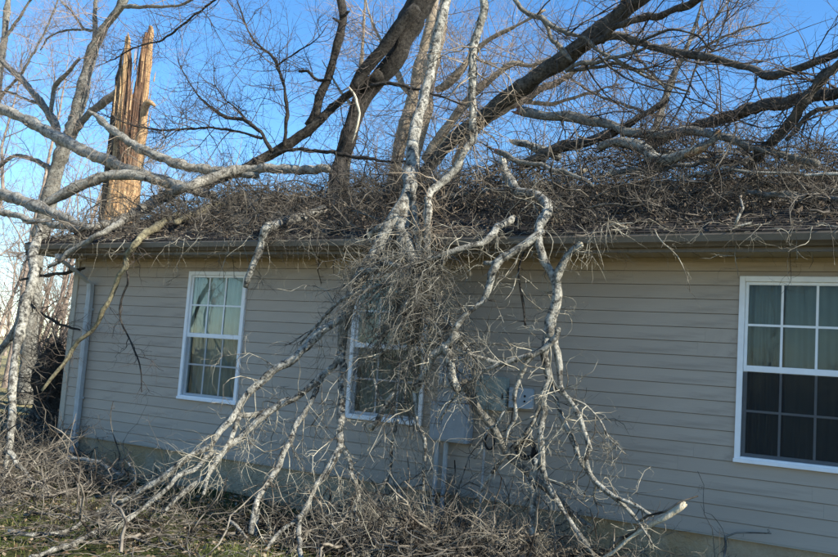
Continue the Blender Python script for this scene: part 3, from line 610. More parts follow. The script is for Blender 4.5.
single('stout pale S shaped branch hanging over the gutter beside the left window', [(322, 210, 5.5), (298, 218, 6), (280, 223, 6), (270, 228, 5.5), (264, 238, 5), (259, 253, 4.6), (253, 266, 4.4), (249, 279, 3.8), (245, 288, 2.5)], ['h0.1', 'h0.08', 'h0.08', -.68, -.7, -.72, -.72, -.72, -.72], 'pale_bark', 48, LV(24, (.2, .7), 90, (.1, .4), 160, (.06, .25), .3, (0, 0, -.08)), 'brown_twig', ('wall', 'roof'), group='broken branches hanging from the eave')
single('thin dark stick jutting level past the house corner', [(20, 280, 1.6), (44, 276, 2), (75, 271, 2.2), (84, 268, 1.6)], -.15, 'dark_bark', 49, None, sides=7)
# pale branch hanging at the far left, forking downwards
THIN = 1.0
lb = Wood('hanging_branch', 'bright pale branch forking downwards at the far left edge', 'branch', base_of([(12, 470, 1)], 0, -.9), 50, 'broken branches hanging from the eave')
lb.limb([(40, 226, 4), (37, 245, 5), (34, 262, 5.5), (31, 285, 6.2), (24, 311, 6.8), (19, 335, 5.2), (14, 360, 4.8), (12, 395, 4.4), (11, 430, 4.2), (8, 455, 4)], [-.6, -.8, -.95, -1.1, -1.2, -1.3, -1.4, -1.5, -1.6, -1.7], 'pale_bark', 'stem')
lb.limb([(24, 313, 5), (14, 332, 5), (0, 352, 4.6), (-14, 372, 4)], -1.2, 'pale_bark', 'fork'); lb.limb([(8, 452, 3.5), (6, 470, 3.2), (4, 490, 2.8), (1, 506, 2.2)], -1.75, 'pale_bark', 'fork', 8)
lb.limb([(9, 448, 3.2), (16, 462, 3), (28, 478, 2.8), (40, 488, 2.4), (52, 496, 1.8)], -1.8, 'pale_bark', 'fork', 8); lb.limb([(40, 268, 2.5), (30, 300, 1.4), (56, 322, 1.6), (80, 330, 1)], -.3, 'dark_bark', 'fork', 6)
lb.twigs(LV(60, (.3, 1.1), 260, (.15, .5), 600, (.08, .3), .3, (0, 0, -.04)), 'brown_twig', ('wall', 'ground'))

# --- the big pale crown hanging in front of the middle window
THIN = .86
h1 = Wood('hanging_limb', 'large pale lichen covered crown hanging over the eave in front of the middle window', 'branch', base_of([(300, 556, 1)], 0, -1.3), 60, 'broken branches hanging from the eave')
B = lambda pts, Y, mat='pale_bark', nm='limb', sd=9, **k: h1.limb(pts, Y, mat, nm, sd, **k)
THIN = 1.08
B([(449, -18, 4.4), (440, 25, 4.6), (432, 60, 4.8), (425, 92, 5.2), (418, 120, 5.6), (414, 145, 6), (411, 170, 6.5), (408, 190, 7), (399, 208, 7), (388, 228, 7), (378, 250, 6.6), (366, 268, 6.2), (354, 293, 6), (347, 315, 5.6), (341, 340, 5), (340, 362, 4.8)], [.7, .6, .5, .35, .1, -.1, -.3, -.5, -.66, -.74, -.8, -.84, -.86, -.88, -.9, -.9], nm='stem', sd=12)
THIN = .86
B([(345, 316, 4.6), (319, 336, 4.6), (307, 345, 4.6), (289, 360, 4.9), (269, 377, 5), (248, 395, 4.8), (237, 410, 4.4), (226, 427, 4.2), (211, 446, 4.2), (190, 457, 4), (166, 476, 4), (140, 491, 3.4), (118, 503, 2.4)], [-.95, -1.1, -1.2, -1.3, -1.4, -1.5, -1.6, -1.7, -1.8, -1.9, -2.0, -2.1, -2.2])
B([(341, 352, 4.4), (326, 373, 4.2), (309, 386, 4.2), (291, 399, 4), (269, 412, 4), (248, 429, 4), (233, 443, 3.8), (222, 453, 3.8), (202, 478, 3.8), (183, 495, 3.4), (166, 511, 2.6)], [-.95, -2.2])
B([(290, 399, 3), (268, 409, 3), (250, 416, 3), (238, 414, 2.6)], [-1.3, -1.6]); B([(212, 452, 3), (198, 465, 3.2), (174, 482, 3.2), (140, 511, 2.8), (116, 530, 2)], [-1.8, -2.6])
B([(240, 418, 2.8), (228, 445, 2.6), (212, 470, 2.6), (203, 495, 2.2)], [-1.6, -2.1])
B([(341, 355, 4.6), (342, 384, 4.6), (340, 412, 4.6), (340, 433, 4.6), (338, 448, 4.4), (328, 469, 4.4), (316, 484, 4), (309, 502, 3.8), (300, 516, 3.4), (282, 530, 3), (266, 551, 2.6), (260, 566, 2.4)], [-.95, -2.0]); B([(300, 516, 3.2), (299, 530, 3.2), (299, 566, 3)], -1.75)
B([(322, 376, 2.6), (309, 405, 3), (299, 423, 3.2), (289, 444, 3.4), (278, 469, 3.6), (265, 491, 3.6), (256, 512, 3.4), (251, 536, 3)], [-1.1, -2.0])
B([(341, 440, 3), (347, 456, 3.5), (352, 472, 3.4), (354, 482, 3.3), (357, 495, 3.2), (355, 508, 3), (360, 527, 3.2), (364, 544, 2.6)], [-1.1, -1.3])
THIN = 1.05
B([(406, 196, 7.5), (404, 213, 8), (403, 230, 7.6), (407, 248, 7), (412, 261, 6), (416, 275, 4.4), (408, 300, 3.6), (401, 313, 3.4), (393, 321, 2.8), (380, 338, 2.4), (368, 356, 1.6)], [-.55, -.62, -.7, -.76, -.8, -.9, -1.0, -1.0, -1.0, -1.0, -1.0], sd=12)
THIN = .9
B([(412, 190, 3), (416, 220, 3.2), (417, 241, 3), (420, 259, 3), (421, 290, 2.8), (415, 330, 2.4), (408, 372, 2), (402, 410, 1.6)], [-.6, -1.0]); B([(427, 205, 3), (427, 220, 3), (427, 248, 3), (425, 272, 2.8), (427, 287, 2.4), (438, 306, 2.2), (449, 323, 2), (459, 338, 1.6), (470, 352, 1.2)], [-.65, -1.0])
B([(512, 219, 4.5), (498, 226, 4), (487, 238, 3.6), (472, 246, 3.6), (447, 254, 3.6), (425, 260, 3.6), (408, 266, 3.2), (384, 264, 3.2), (373, 271, 3), (360, 270, 2.6)], ['h0.12', -.68, -.8, -.88, -.94, -.98, -1.0, -1.0, -.98, -.92], ends=0, wood='pale_wood', L=.04)
B([(384, 227, 4.2), (377, 231, 4), (370, 236, 3.8)], -.78, ends=-1, wood='pale_wood', L=.05, nm='stub')
B([(395, 392, 2), (389, 402, 3), (381, 416, 3.4), (376, 422, 3.6), (371, 428, 3.2)], -1.1, 'pale_bark', nm='stub', ends=-1, wood='pale_wood', L=.03)
B([(455, 332, 4), (440, 350, 4.2), (432, 361, 4.2), (423, 375, 4.2), (414, 391, 4)], -1.05, ends=-1, wood='pale_wood', L=.03); B([(441, 345, 3.6), (447, 354, 5), (451, 368, 5), (454, 380, 4.8), (457, 393, 4.4)], -1.05, ends=0, wood='wood', L=.06)
B([(414, 391, 2.4), (416, 405, 2.4), (418, 424, 2.2), (425, 440, 2), (424, 462, 1.8)], -1.05); B([(408, 300, 2), (388, 346, 2), (372, 362, 1.6), (376, 388, 1.4), (384, 402, 1)], -1.1)
B([(412, 268, 2.6), (398, 282, 2.2), (370, 288, 2), (356, 296, 1.6), (346, 310, 1.2)], -1.0); B([(354, 293, 2), (336, 306, 2), (318, 324, 1.8), (308, 334, 1.4), (300, 344, 1)], -.95)
B([(398, 420, 1.8), (392, 446, 2), (389, 470, 2), (383, 498, 2), (384, 530, 1.8), (384, 560, 1.6)], -.9); B([(389, 470, 1.6), (400, 492, 1.6), (407, 510, 1.6), (408, 545, 1.4)], -.9); B([(388, 474, 1.6), (376, 500, 1.6), (368, 540, 1.5), (364, 566, 1.3)], -.95)
B([(424, 432, 1.6), (424, 466, 1.6), (423, 500, 1.4), (429, 516, 1.2)], -.7)
h1.twigs(LV(260, (.3, 1.0), 1000, (.15, .6), 1500, (.08, .32), .46, (.01, 0, -.20), .0055, .0018, (7, 5, 4)), 'pale_twig', ('wall', 'ground'), 4, src=h1.l[1:])
# extra tangle round its middle
h1.twigs([dict(n=130, L=(.4, 1.3), wig=.42, N=8, rk=.004, rmin=.0025, bias=(.02, -.02, -.22), t=(.35, 1)), dict(n=450, L=(.15, .6), wig=.45, N=5, rk=.006, rmin=.0018, bias=(0, 0, -.16)), dict(n=600, L=(.08, .28), wig=.5, N=4, rk=.007, bias=(0, 0, -.08))], 'grey_twig', ('wall', 'ground'), 4, src=[h1.l[9], h1.l[10], h1.l[11], h1.l[12]])

h1.twigs([dict(n=130, L=(.5, 1.5), wig=.36, N=9, rk=.0032, rmin=.0028, bias=(.03, -.03, -.20), t=(.35, 1), ang=(30, 90)), dict(n=620, L=(.15, .6), wig=.5, N=5, rk=.004, rmin=.0018, bias=(0, 0, -.16)), dict(n=900, L=(.08, .25), wig=.5, N=4, rk=.006, bias=(0, 0, -.08))], 'grey_twig', ('wall', 'ground'), 4, src=[h1.l[10], h1.l[11], h1.l[12], h1.l[13], h1.l[9]])
h1.twigs([dict(n=125, L=(.3, 1.2), wig=.44, N=7, rk=.005, rmin=.0025, bias=(-.02, -.02, -.20), t=(.45, 1)), dict(n=560, L=(.15, .5), wig=.5, N=5, rk=.006, rmin=.0018, bias=(0, 0, -.10)), dict(n=800, L=(.07, .25), wig=.5, N=4, rk=.007, bias=(0, 0, -.05))], 'grey_twig', ('wall', 'ground'), 4, src=[h1.l[20], h1.l[13], h1.l[10]])
# --- long pale limb coming down from the sky in front of the roof
single('long thin pale limb standing upright in front of the dark slanting trunk', [(484, -14, 5), (481, 20, 5), (475, 45, 4.8), (472, 73, 4.6), (473, 95, 4.6), (472, 120, 4.4), (471, 140, 4.4), (463, 153, 4.6), (451, 173, 4.8), (436, 186, 4.8), (429, 196, 4.4), (429, 213, 4), (428, 230, 3.6), (427, 252, 3)], [-.2, -.2, -.2, -.25, -.25, -.3, -.3, -.35, -.4, -.5, -.6, -.7, -.74, -.78], 'pale_bark', 61, LV(50, (.3, 1.1), 200, (.15, .5), 450, (.08, .3), .28), 'tan_twig', ('roof', 'wall'), group='broken branches hanging from the eave', bi=-1)

# --- right hanging branch
h3 = Wood('hanging_branch', 'pale forked branch with a splintered top hanging over the gutter beside the utility boxes', 'branch', base_of([(545, 556, 1)], 0, -.7), 62, 'broken branches hanging from the eave')
B = lambda pts, Y, mat='pale_bark', nm='limb', sd=9, **k: h3.limb(pts, Y, mat, nm, sd, **k)
B([(505, 164, 4.5), (509, 178, 5.5), (515, 190, 6), (530, 194, 6), (546, 201, 6.4), (547, 208, 6.2), (543, 220, 6), (539, 236, 6), (543, 253, 5.8), (550, 268, 5.6), (555, 284, 5.6), (554, 304, 5.6), (550, 321, 6), (550, 338, 5.6)], [.4, .3, .1, -.1, -.35, -.45, -.6, -.7, -.74, -.76, -.78, -.8, -.82, -.84], nm='stem', sd=12, ends=0, wood='pale_wood', L=.16)
B([(555, 284, 4.6), (558, 274, 4.6), (562, 265, 4.6), (568, 254, 4.4), (579, 245, 4)], -.8, ends=-1, wood='pale_wood', L=.02, nm='stub')
B([(541, 231, 5), (536, 236, 5), (521, 248, 4.8), (504, 259, 4.6), (494, 268, 4.4), (489, 280, 4.2), (482, 300, 4), (467, 315, 4), (454, 331, 3.8)], [-.68, -.74, -.8, -.86, -.9, -.92, -.95, -1.0, -1.05]); B([(500, 262, 3.4), (492, 262, 3.2), (484, 263, 3)], -.9, nm='stub')
B([(548, 332, 4.6), (545, 338, 4.6), (547, 358, 4.6), (549, 380, 4.2), (543, 392, 4), (542, 412, 4.2), (542, 433, 4.2), (541, 449, 4), (544, 476, 3.8), (554, 497, 3.6), (569, 520, 3.2), (584, 541, 2.8), (594, 558, 2.4)], [-.84, -1.0])
B([(557, 328, 4), (556, 336, 3.8), (545, 346, 3.6), (532, 354, 3.5), (523, 369, 3.2), (517, 386, 3), (514, 401, 2.4)], -.95); B([(532, 355, 2.8), (510, 361, 2.6), (497, 363, 2.6), (472, 355, 2.2), (450, 347, 1.6)], -1.0); B([(498, 364, 2.2), (478, 375, 2), (463, 388, 1.9), (450, 403, 1.4), (440, 420, 1)], -1.0)
B([(552, 335, 4), (554, 347, 3.6), (558, 362, 3.5), (562, 386, 3.2), (571, 403, 3), (579, 416, 3), (584, 431, 3), (588, 449, 3), (586, 458, 3), (593, 479, 2.8), (608, 491, 2.6), (629, 503, 2.4), (653, 516, 2)], [-.84, -.95])
B([(549, 380, 3.2), (556, 400, 3.2), (564, 423, 3.2), (573, 440, 3.2), (578, 458, 3), (587, 470, 3), (599, 485, 2.8), (618, 500, 2.4), (640, 524, 1.8), (652, 545, 1.2)], [-.85, -.9]); B([(549, 382, 1.8), (566, 397, 1.5), (584, 405, 1.4), (599, 420, 1.3), (609, 438, 1.1), (626, 455, .8)], -.8)
B([(537, 458, 3.8), (535, 475, 4), (534, 500, 4), (534, 522, 4), (531, 560, 3.6)], -.95); B([(545, 395, 2.6), (531, 425, 2.8), (514, 447, 2.8), (498, 466, 2.6), (480, 490, 2), (470, 505, 1.4)], -.8)
B([(517, 386, 1.8), (514, 402, 1.8), (516, 416, 1.8), (508, 432, 1.6), (506, 446, 1.4)], -1.0); B([(505, 410, 1.4), (496, 424, 1.8), (484, 432, 1.8), (482, 448, 1.6), (475, 458, 1.2)], -1.0)
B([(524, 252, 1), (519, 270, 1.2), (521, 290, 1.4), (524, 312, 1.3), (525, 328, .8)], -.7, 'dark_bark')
h3.twigs(LV(150, (.2, .8), 520, (.1, .42), 800, (.06, .24), .5, (0, 0, -.05), .007, .0018, (7, 5, 4)), 'pale_twig', ('wall', 'ground'), 4)
single('dark grey limb leaning under the electric panel towards the ground', [(462, 380, 4.5), (467, 395, 5), (480, 412, 5), (493, 431, 5), (502, 447, 4.6), (520, 466, 4.4), (540, 484, 4.2), (556, 500, 4), (575, 516, 3.6), (590, 526, 3)], [-.9, -.3], 'grey_bark', 63, LV(20, (.2, .6), 80, (.1, .3), 150, (.06, .2), .3), 'pale_twig', ('wall', 'ground'), group='branches lying against the wall', bi=-1)
single('short branch with a bright yellow cut end by the right of the brush', [(684, 506, 3.6), (676, 511, 3.6), (666, 517, 3.4), (654, 523, 3), (640, 532, 2.4), (622, 546, 2.2), (600, 562, 2)], [-.8, -.8], 'pale_wood', 64, None, ends=0, wood='pale_wood', L=.02, cat='branch', group='branches lying against the wall', bi=-1)
THIN = 1.0
# branches lying in the brush on the ground
gb = [('crooked pale branch arching out of the brush below the downspout', [(60, 462, 1.4), (76, 459, 2.4), (93, 461, 2.4), (110, 469, 2.2), (124, 475, 1.8), (122, 462, 1.2), (132, 452, .8)]),
      ('thin pale branch lying in the brush at left, under the arching one', [(50, 508, 1.4), (85, 500, 2.2), (113, 493, 2.2), (135, 480, 1.6), (128, 462, 1)]),
      ('weathered grey branch lying level at the lower left', [(10, 531, 2.6), (40, 535, 2.6), (70, 530, 2.4), (104, 508, 2), (125, 490, 1.4)]),
      ('long grey branch lying slantwise at the bottom left corner', [(30, 556, 3), (70, 545, 3), (100, 530, 2.8), (122, 518, 2.4), (136, 512, 1.8)]),
      ('short pale stick standing in the grass below the left window', [(256, 536, 2.4), (256, 522, 2.4), (258, 510, 1.6)]),
      ('broken pale stick lying in the grass below the left window', [(230, 521, 2.4), (239, 530, 2.2), (247, 538, 1.4)])]
for i, (lab, p_) in enumerate(gb):
    P0, _t = at(p_[-1][0], p_[-1][1], -.9); single(lab, p_, [-1.15 - .1*i]*len(p_), 'pale_bark', 70 + i, LV(14, (.15, .5), 50, (.1, .3), 90, (.05, .18), .35) if i < 4 else None, 'brown_twig', ('wall', 'ground'), cat='branch', name='fallen_branch', sides=7, group='branches lying on the ground', bi=0)

# ================================================================== BRUSH (uncountable)
def scatter(name, label, cat, starts, L, n2, n3, mat, seed, mode, up=(0, .35), r=(.003, .008), wig=.3, drop=-.05, k2=.5):
    q = np.random.default_rng(seed); k = len(starts); th = q.uniform(0, 2*math.pi, k); el = q.uniform(up[0], up[1], k)
    d = np.stack([np.cos(th)*np.cos(el), np.sin(th)*np.cos(el), np.sin(el)], 1); ln = q.uniform(L[0], L[1], k); p = starts.copy(); N = 9; pts = [p]
    for _ in range(N - 1):
        d = nrm(d + wig*q.normal(size=(k, 3)) + np.array([0, 0, drop])); p = p + d*(ln/(N - 1))[:, None]; pts.append(p)
    P = settle(np.stack(pts, 1), mode); R = (r[0] + (r[1] - r[0])*q.uniform(size=k)**3.5)[:, None]*np.linspace(1, .35, N)[None]
    parts = [tubes(P, R, 4)]; cur = (P, R)
    for nn, LL in ((n2, (.12, .5)), (n3, (.06, .25))):
        c = grow(cur, nn, LL, q, wig=k2, N=6, rk=.007, rmin=.0018); c = (settle(c[0], mode), c[1]); parts.append(tubes(c[0], c[1], 3)); cur = c
    V, F = join(parts); return tag(link(name, mesh_np(name, V, F), mat), label, cat, None, 'stuff')
# on the roof: heaped unevenly
q = np.random.default_rng(90); k = 5600
x = q.uniform(-2.45, 10.5, k); y = EAVE_Y + .02 + q.power(1.15, k)*(RIDGE_Y + .3 - EAVE_Y)
hump = .16 + .62*np.exp(-((x - 5.0)/1.4)**2) + .25*np.exp(-((x - 7.5)/1.2)**2) + .30*np.exp(-((x - 1.0)/1.1)**2) + .26*np.exp(-((x - 3.0)/.9)**2) + .18*np.exp(-((x + 1.2)/.8)**2)
keep = q.uniform(size=k) < np.where((x > 6.3) & (y < 1.3), .30, np.where(y < -.1, .85, 1))*np.where((x > 3.3) & (x < 4.5) & (y < .5), .3, 1); keep &= (np.sin(x*2.9 + 1.7*np.sin(y*2.1)) + np.sin(y*3.7 + x*1.3) + q.normal(0, .55, k)) > -.75
x, y, hump = x[keep], y[keep], hump[keep]
z = roof_z(y) + .02 + q.uniform(size=len(x))**1.6*hump*(.35 + .65*np.clip((y - EAVE_Y)/1.2, 0, 1))
scatter('roof_brush', 'tangled heap of brown twigs covering the roof', 'brush', np.stack([x, y, z], 1), (.3, 1.3), 19000, 30000, 'roof_twig', 91, ('roof',), (-.1, .4), (.003, .014), .42)
# short broken limbs half buried in the heap
q = np.random.default_rng(130)
ORD = ['leftmost', 'second from left', 'third from left', 'fourth from left', 'fifth from left', 'fourth from right', 'third from right', 'second from right', 'rightmost']
for i in range(9):
    cx, cy = 3.5 + .52*i + q.uniform(-.12, .12), 1.3 + 1.0*math.sin(i*2.4); hh = .12 + .5*math.exp(-((cx - 5.0)/1.4)**2) + .2*math.exp(-((cx - 7.5)/1.2)**2)
    an = q.normal(0, .55) + (math.pi if i % 2 else 0); l_ = q.uniform(.8, 1.9); c0 = np.array([cx, cy, float(roof_z(cy)) + hh*q.uniform(.6, 1.0)])
    d_ = np.array([math.cos(an), math.sin(an)*.5, math.sin(an)*.16 + q.normal(0, .12)]); u_ = np.linspace(-.5, .5, 14)[:, None]
    P = c0 + d_*l_*u_ + np.cumsum(q.normal(0, .014, (14, 3)), 0); P[:, 2] = np.maximum(P[:, 2], roof_z(P[:, 1]) + .06); R = q.uniform(.018, .040)*np.linspace(1, .55, 14)*(1 + q.normal(0, .07, 14))
    b0 = P[7].copy(); e = empty('fallen_limb', tuple(b0), ('grey', 'pale')[i % 2] + ' broken limb with ' + ('orange', 'pale', 'reddish')[i % 3] + ' end, ' + ORD[i] + ' half buried in roof brush', 'limb', 'short broken limbs in the roof brush')
    o = link('stem', limb_mesh('stem', P, R, b0, q, 9), ('grey_bark', 'pale_bark')[i % 2], e); link('broken_end', splinter(P, R, 0, b0, q), ('wood', 'pale_wood', 'red_wood')[i % 3], o)
# on the ground in front of the wall
q = np.random.default_rng(92); cl = [(-3.4, 0, 1.2, .8, .50, 300), (-1.4, -1.6, 1.0, .55, .26, 230), (.2, -2.4, .9, .4, .16, 150), (2.2, -2.6, .8, .35, .10, 80), (2.0, -1.2, .9, .3, .05, 30), (3.4, -1.25, .6, .25, .18, 90), (4.3, -1.0, .6, .25, .28, 330), (5.2, -.85, .5, .2, .24, 190), (-5.5, .8, 1.6, 1.4, .5, 260), (6.2, -.6, .4, .2, .08, 30)]
st = []
for cx, cy, sx_, sy_, hh, k in cl:
    xx = q.normal(cx, sx_, k); yy = np.minimum(q.normal(cy, sy_, k), -.1 if cx > -2.2 else 9); zz = .02 + q.uniform(size=k)**1.5*hh; st.append(np.stack([xx, yy, zz], 1))
scatter('ground_brush', 'dense pile of dead pale twigs along the foot of the wall', 'brush', np.concatenate(st), (.35, 1.3), 6500, 10500, 'brown_twig', 93, ('wall', 'ground'), (-.2, .5), (.003, .018), .34)
# paler upright twigs standing out of the piles
q = np.random.default_rng(94); k = 220
xx = np.r_[q.normal(4.4, .7, k//2), q.normal(-1.8, 1.2, k - k//2)]; yy = np.minimum(np.r_[q.normal(-.9, .25, k//2), q.normal(-1.2, .6, k - k//2)], -.12); zz = np.full(k, .03)
scatter('upright_brush', 'pale dead stalks standing up out of the ground brush', 'brush', np.stack([xx, yy, zz], 1), (.35, 1.0), 800, 1300, 'pale_twig', 95, ('wall', 'ground'), (.5, 1.4), (.003, .006), .24)
# twigs dangling over the gutter
q = np.random.default_rng(97); k = 120; xx = q.uniform(-2, 8.5, k); st = np.stack([xx, q.uniform(-.74, -.66, k), q.uniform(2.92, 3.02, k)], 1)
scatter('eave_brush', 'thin dead twigs dangling over the edge of the gutter', 'brush', st, (.25, .7), 420, 600, 'pale_twig', 98, ('roof', 'wall'), (-.9, .2), (.002, .006), .3, -.25)
# grass and litter
q = np.random.default_rng(96); k = 46000
xx, yy = q.uniform(-7, 8, k), q.uniform(-4.6, -.05, k)
pt = np.sin(xx*1.9 + 1.2*np.sin(yy*2.3)) + .8*np.sin(yy*2.7 + xx*.6) + q.normal(0, .5, k); s = pt > .1; xx, yy = xx[s], yy[s]; k = len(xx)
a = q.uniform(0, 2*math.pi, k); h = q.uniform(.03, .10, k); wd = q.uniform(.002, .005, k); ln = q.normal(0, .4, (k, 2))*h[:, None]
zb = .0 + .03*np.sin(xx*2.1 + 1.3*np.sin(yy*1.7)) + .025*np.sin(yy*3.3 + xx*.9) - .04
V = np.stack([np.stack([xx - wd*np.cos(a), yy - wd*np.sin(a), zb], 1), np.stack([xx + wd*np.cos(a), yy + wd*np.sin(a), zb], 1), np.stack([xx + ln[:, 0], yy + ln[:, 1], zb + h], 1)], 1).reshape(-1, 3)
tag(link('grass', mesh_np('grass', V, np.arange(3*k).reshape(-1, 3)), 'grass'), 'short winter grass among the twigs in front of the wall', 'grass', None, 'stuff')
k = 15000; xx, yy = q.uniform(-7, 8.5, k), -.05 - 4.5*q.power(.9, k)**1.0
zb = .03*np.sin(xx*2.1 + 1.3*np.sin(yy*1.7)) + .025*np.sin(yy*3.3 + xx*.9) - .01 + q.uniform(0, .02, k)
u_ = nrm(q.normal(size=(k, 3))*[1, 1, .35]); v_ = nrm(np.cross(u_, q.normal(size=(k, 3))*[.3, .3, 1])); sz = q.uniform(.010, .035, k)[:, None]; c0 = np.stack([xx, yy, zb], 1)
V = np.stack([c0 - u_*sz, c0 - v_*sz*.5 + [0, 0, .004], c0 + u_*sz, c0 + v_*sz*.5 + [0, 0, .004]], 1).reshape(-1, 3)
tag(link('leaf_litter', mesh_np('leaf_litter', V, np.arange(4*k).reshape(-1, 4)), 'litter'), 'brown leaf litter scattered on the ground before the house', 'leaf litter', None, 'stuff')
k = 20000; xx = q.uniform(-2.45, 9.5, k); yy = EAVE_Y + q.power(1.1, k)*(RIDGE_Y - EAVE_Y)
hm = .10 + .50*np.exp(-((xx - 5.0)/1.4)**2) + .22*np.exp(-((xx - 7.5)/1.2)**2) + .26*np.exp(-((xx - 1.0)/1.1)**2) + .22*np.exp(-((xx - 3.0)/.9)**2)
zb = roof_z(yy) + .015 + q.uniform(size=k)**2*hm*np.clip((yy - EAVE_Y + .1)/1.2, .1, 1)
u_ = nrm(q.normal(size=(k, 3))); v_ = nrm(np.cross(u_, q.normal(size=(k, 3)))); sz = q.uniform(.006, .024, k)[:, None]; c0 = np.stack([xx, yy, zb], 1)
V = np.stack([c0 - u_*sz, c0 - v_*sz*.5, c0 + u_*sz, c0 + v_*sz*.5], 1).reshape(-1, 3)
tag(link('roof_litter', mesh_np('roof_litter', V, np.arange(4*k).reshape(-1, 4)), 'roof_crumbs'), 'dead leaves and bark crumbs strewn over the shingles', 'leaf litter', None, 'stuff')

# ================================================================== STANDING TREES BEHIND
# broken trunk with torn shards
sc_, st_ = at(123, 180, 5.0); SX, SY = sc_[0], sc_[1]
snag = empty('snapped_tree', (SX, SY, 0), 'tall snapped trunk with torn orange shards, standing behind the left end of the roof', 'broken trunk')
vd = nrm(np.array([CAM[0] - SX, CAM[1] - SY])); rtv = np.array([-vd[1], vd[0]])   # towards camera; image right
def zpix(py): return float(at(123, py, 5.0)[0][2])
def shell(name, t0, t1, prof, mat, R0=.44, th=.13, n_=18, nz=34, seed=0, lean=0, zlo=0.0, parent=None):
    q = np.random.default_rng(seed); T = np.linspace(math.radians(t0), math.radians(t1), n_)
    tops = np.interp(np.linspace(0, 1, n_), [p[0] for p in prof], [p[1] for p in prof]) + q.normal(0, .035, n_)
    fib = q.normal(0, .009, n_); V = []
    for side in (0, 1):
        for k in range(nz):
            u = k/(nz - 1)
            for j, a in enumerate(T):
                zt = tops[j]; z = zlo + (zt - zlo)*u; fl = 1 + .35*math.exp(-z/.6)
                thk = th*(1 - .75*u) if side else 0
                r_ = (R0 - .012*z)*fl + fib[j] + .012*math.sin(z*6 + j) + q.normal(0, .006) - thk
                off = rtv*lean*(z/5)**2
                p = vd*math.cos(a)*r_ + rtv*math.sin(a)*r_ + off; V.append((p[0], p[1], z))
    I = np.arange(2*nz*n_).reshape(2, nz, n_); F = []
    for s in (0, 1):
        g = np.stack([I[s, :-1, :-1], I[s, :-1, 1:], I[s, 1:, 1:], I[s, 1:, :-1]], -1).reshape(-1, 4); F.append(g if s == 0 else g[:, ::-1])
    F.append(np.stack([I[0, -1, :-1], I[0, -1, 1:], I[1, -1, 1:], I[1, -1, :-1]], -1)); 
    F.append(np.stack([I[0, 1:, 0], I[0, :-1, 0], I[1, :-1, 0], I[1, 1:, 0]], -1)); F.append(np.stack([I[0, :-1, -1], I[0, 1:, -1], I[1, 1:, -1], I[1, :-1, -1]], -1))
    me = mesh_np(name, V, np.concatenate(F)); me.polygons.foreach_set('use_smooth', np.zeros(len(me.polygons), bool)); return link(name, me, mat, parent or snag)
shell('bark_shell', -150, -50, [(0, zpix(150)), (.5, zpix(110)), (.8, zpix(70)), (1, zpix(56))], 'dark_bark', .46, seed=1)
shell('shard', -52, -28, [(0, zpix(47)), (.2, zpix(42)), (.8, zpix(44)), (1, zpix(50))], 'wood', .44, .10, 12, seed=2)
shell('torn_face', -32, -10, [(0, zpix(50)), (.5, zpix(58)), (1, zpix(72))], 'old_wood', .42, .10, 12, seed=12)
shell('torn_face', -14, 14, [(0, zpix(76)), (.3, zpix(94)), (.7, zpix(98)), (1, zpix(80))], 'old_wood', .38, .12, 12, seed=3)
shell('torn_face', 10, 52, [(0, zpix(80)), (.2, zpix(50)), (.45, zpix(38)), (1, zpix(33))], 'old_wood', .41, .12, 14, seed=9)
shell('shard', 48, 84, [(0, zpix(34)), (.3, zpix(29)), (.7, zpix(31)), (1, zpix(38))], 'wood', .44, .12, 14, seed=4)
shell('torn_face', 100, 210, [(0, zpix(100)), (.5, zpix(80)), (1, zpix(140))], 'old_wood', .42, .2, 16, seed=6)
shell('torn_face', -48, 66, [(0, zpix(178)), (.2, zpix(168)), (.45, zpix(182)), (.7, zpix(174)), (1, zpix(168))], 'wood', .462, .06, 22, seed=7)
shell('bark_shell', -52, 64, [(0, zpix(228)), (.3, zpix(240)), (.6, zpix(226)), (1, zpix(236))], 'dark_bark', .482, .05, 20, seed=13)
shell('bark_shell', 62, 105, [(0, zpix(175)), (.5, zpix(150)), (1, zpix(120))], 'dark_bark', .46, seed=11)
P, R = trace([(141, 150, 5), (142, 128, 5), (144, 112, 4.6), (149, 103, 4), (156, 106, 2)], 4.6, np.random.default_rng(8)); sb_ = np.array([SX, SY, 0])
q = np.random.default_rng(44); sl = []
for k in range(18):   # loose fibres standing off the torn wood
    a = math.radians(q.choice([q.uniform(-56, 10), q.uniform(8, 84)])); z0 = zpix(q.uniform(60, 150)); l_ = q.uniform(.2, .9); r_ = .40 + q.uniform(0, .05)
    c_ = vd*math.cos(a)*r_ + rtv*math.sin(a)*r_; o_ = np.array([*(c_*q.uniform(.0, .16)), 0]); p0 = np.array([*c_, z0])
    sl.append(tubes(np.stack([p0, p0 + [0, 0, l_*.4] + o_*.15, p0 + [0, 0, l_*.8] + o_*.6, p0 + [0, 0, l_] + o_])[None], np.array([[.022, .018, .010, .001]])*q.uniform(.5, 1.3), 4))
tag(link('splinters', mesh_np('splinters', *join(sl)), 'wood', snag), kind='stuff')
link('shard', limb_mesh('shard', P, R, sb_, np.random.default_rng(8), 7), 'wood', snag)

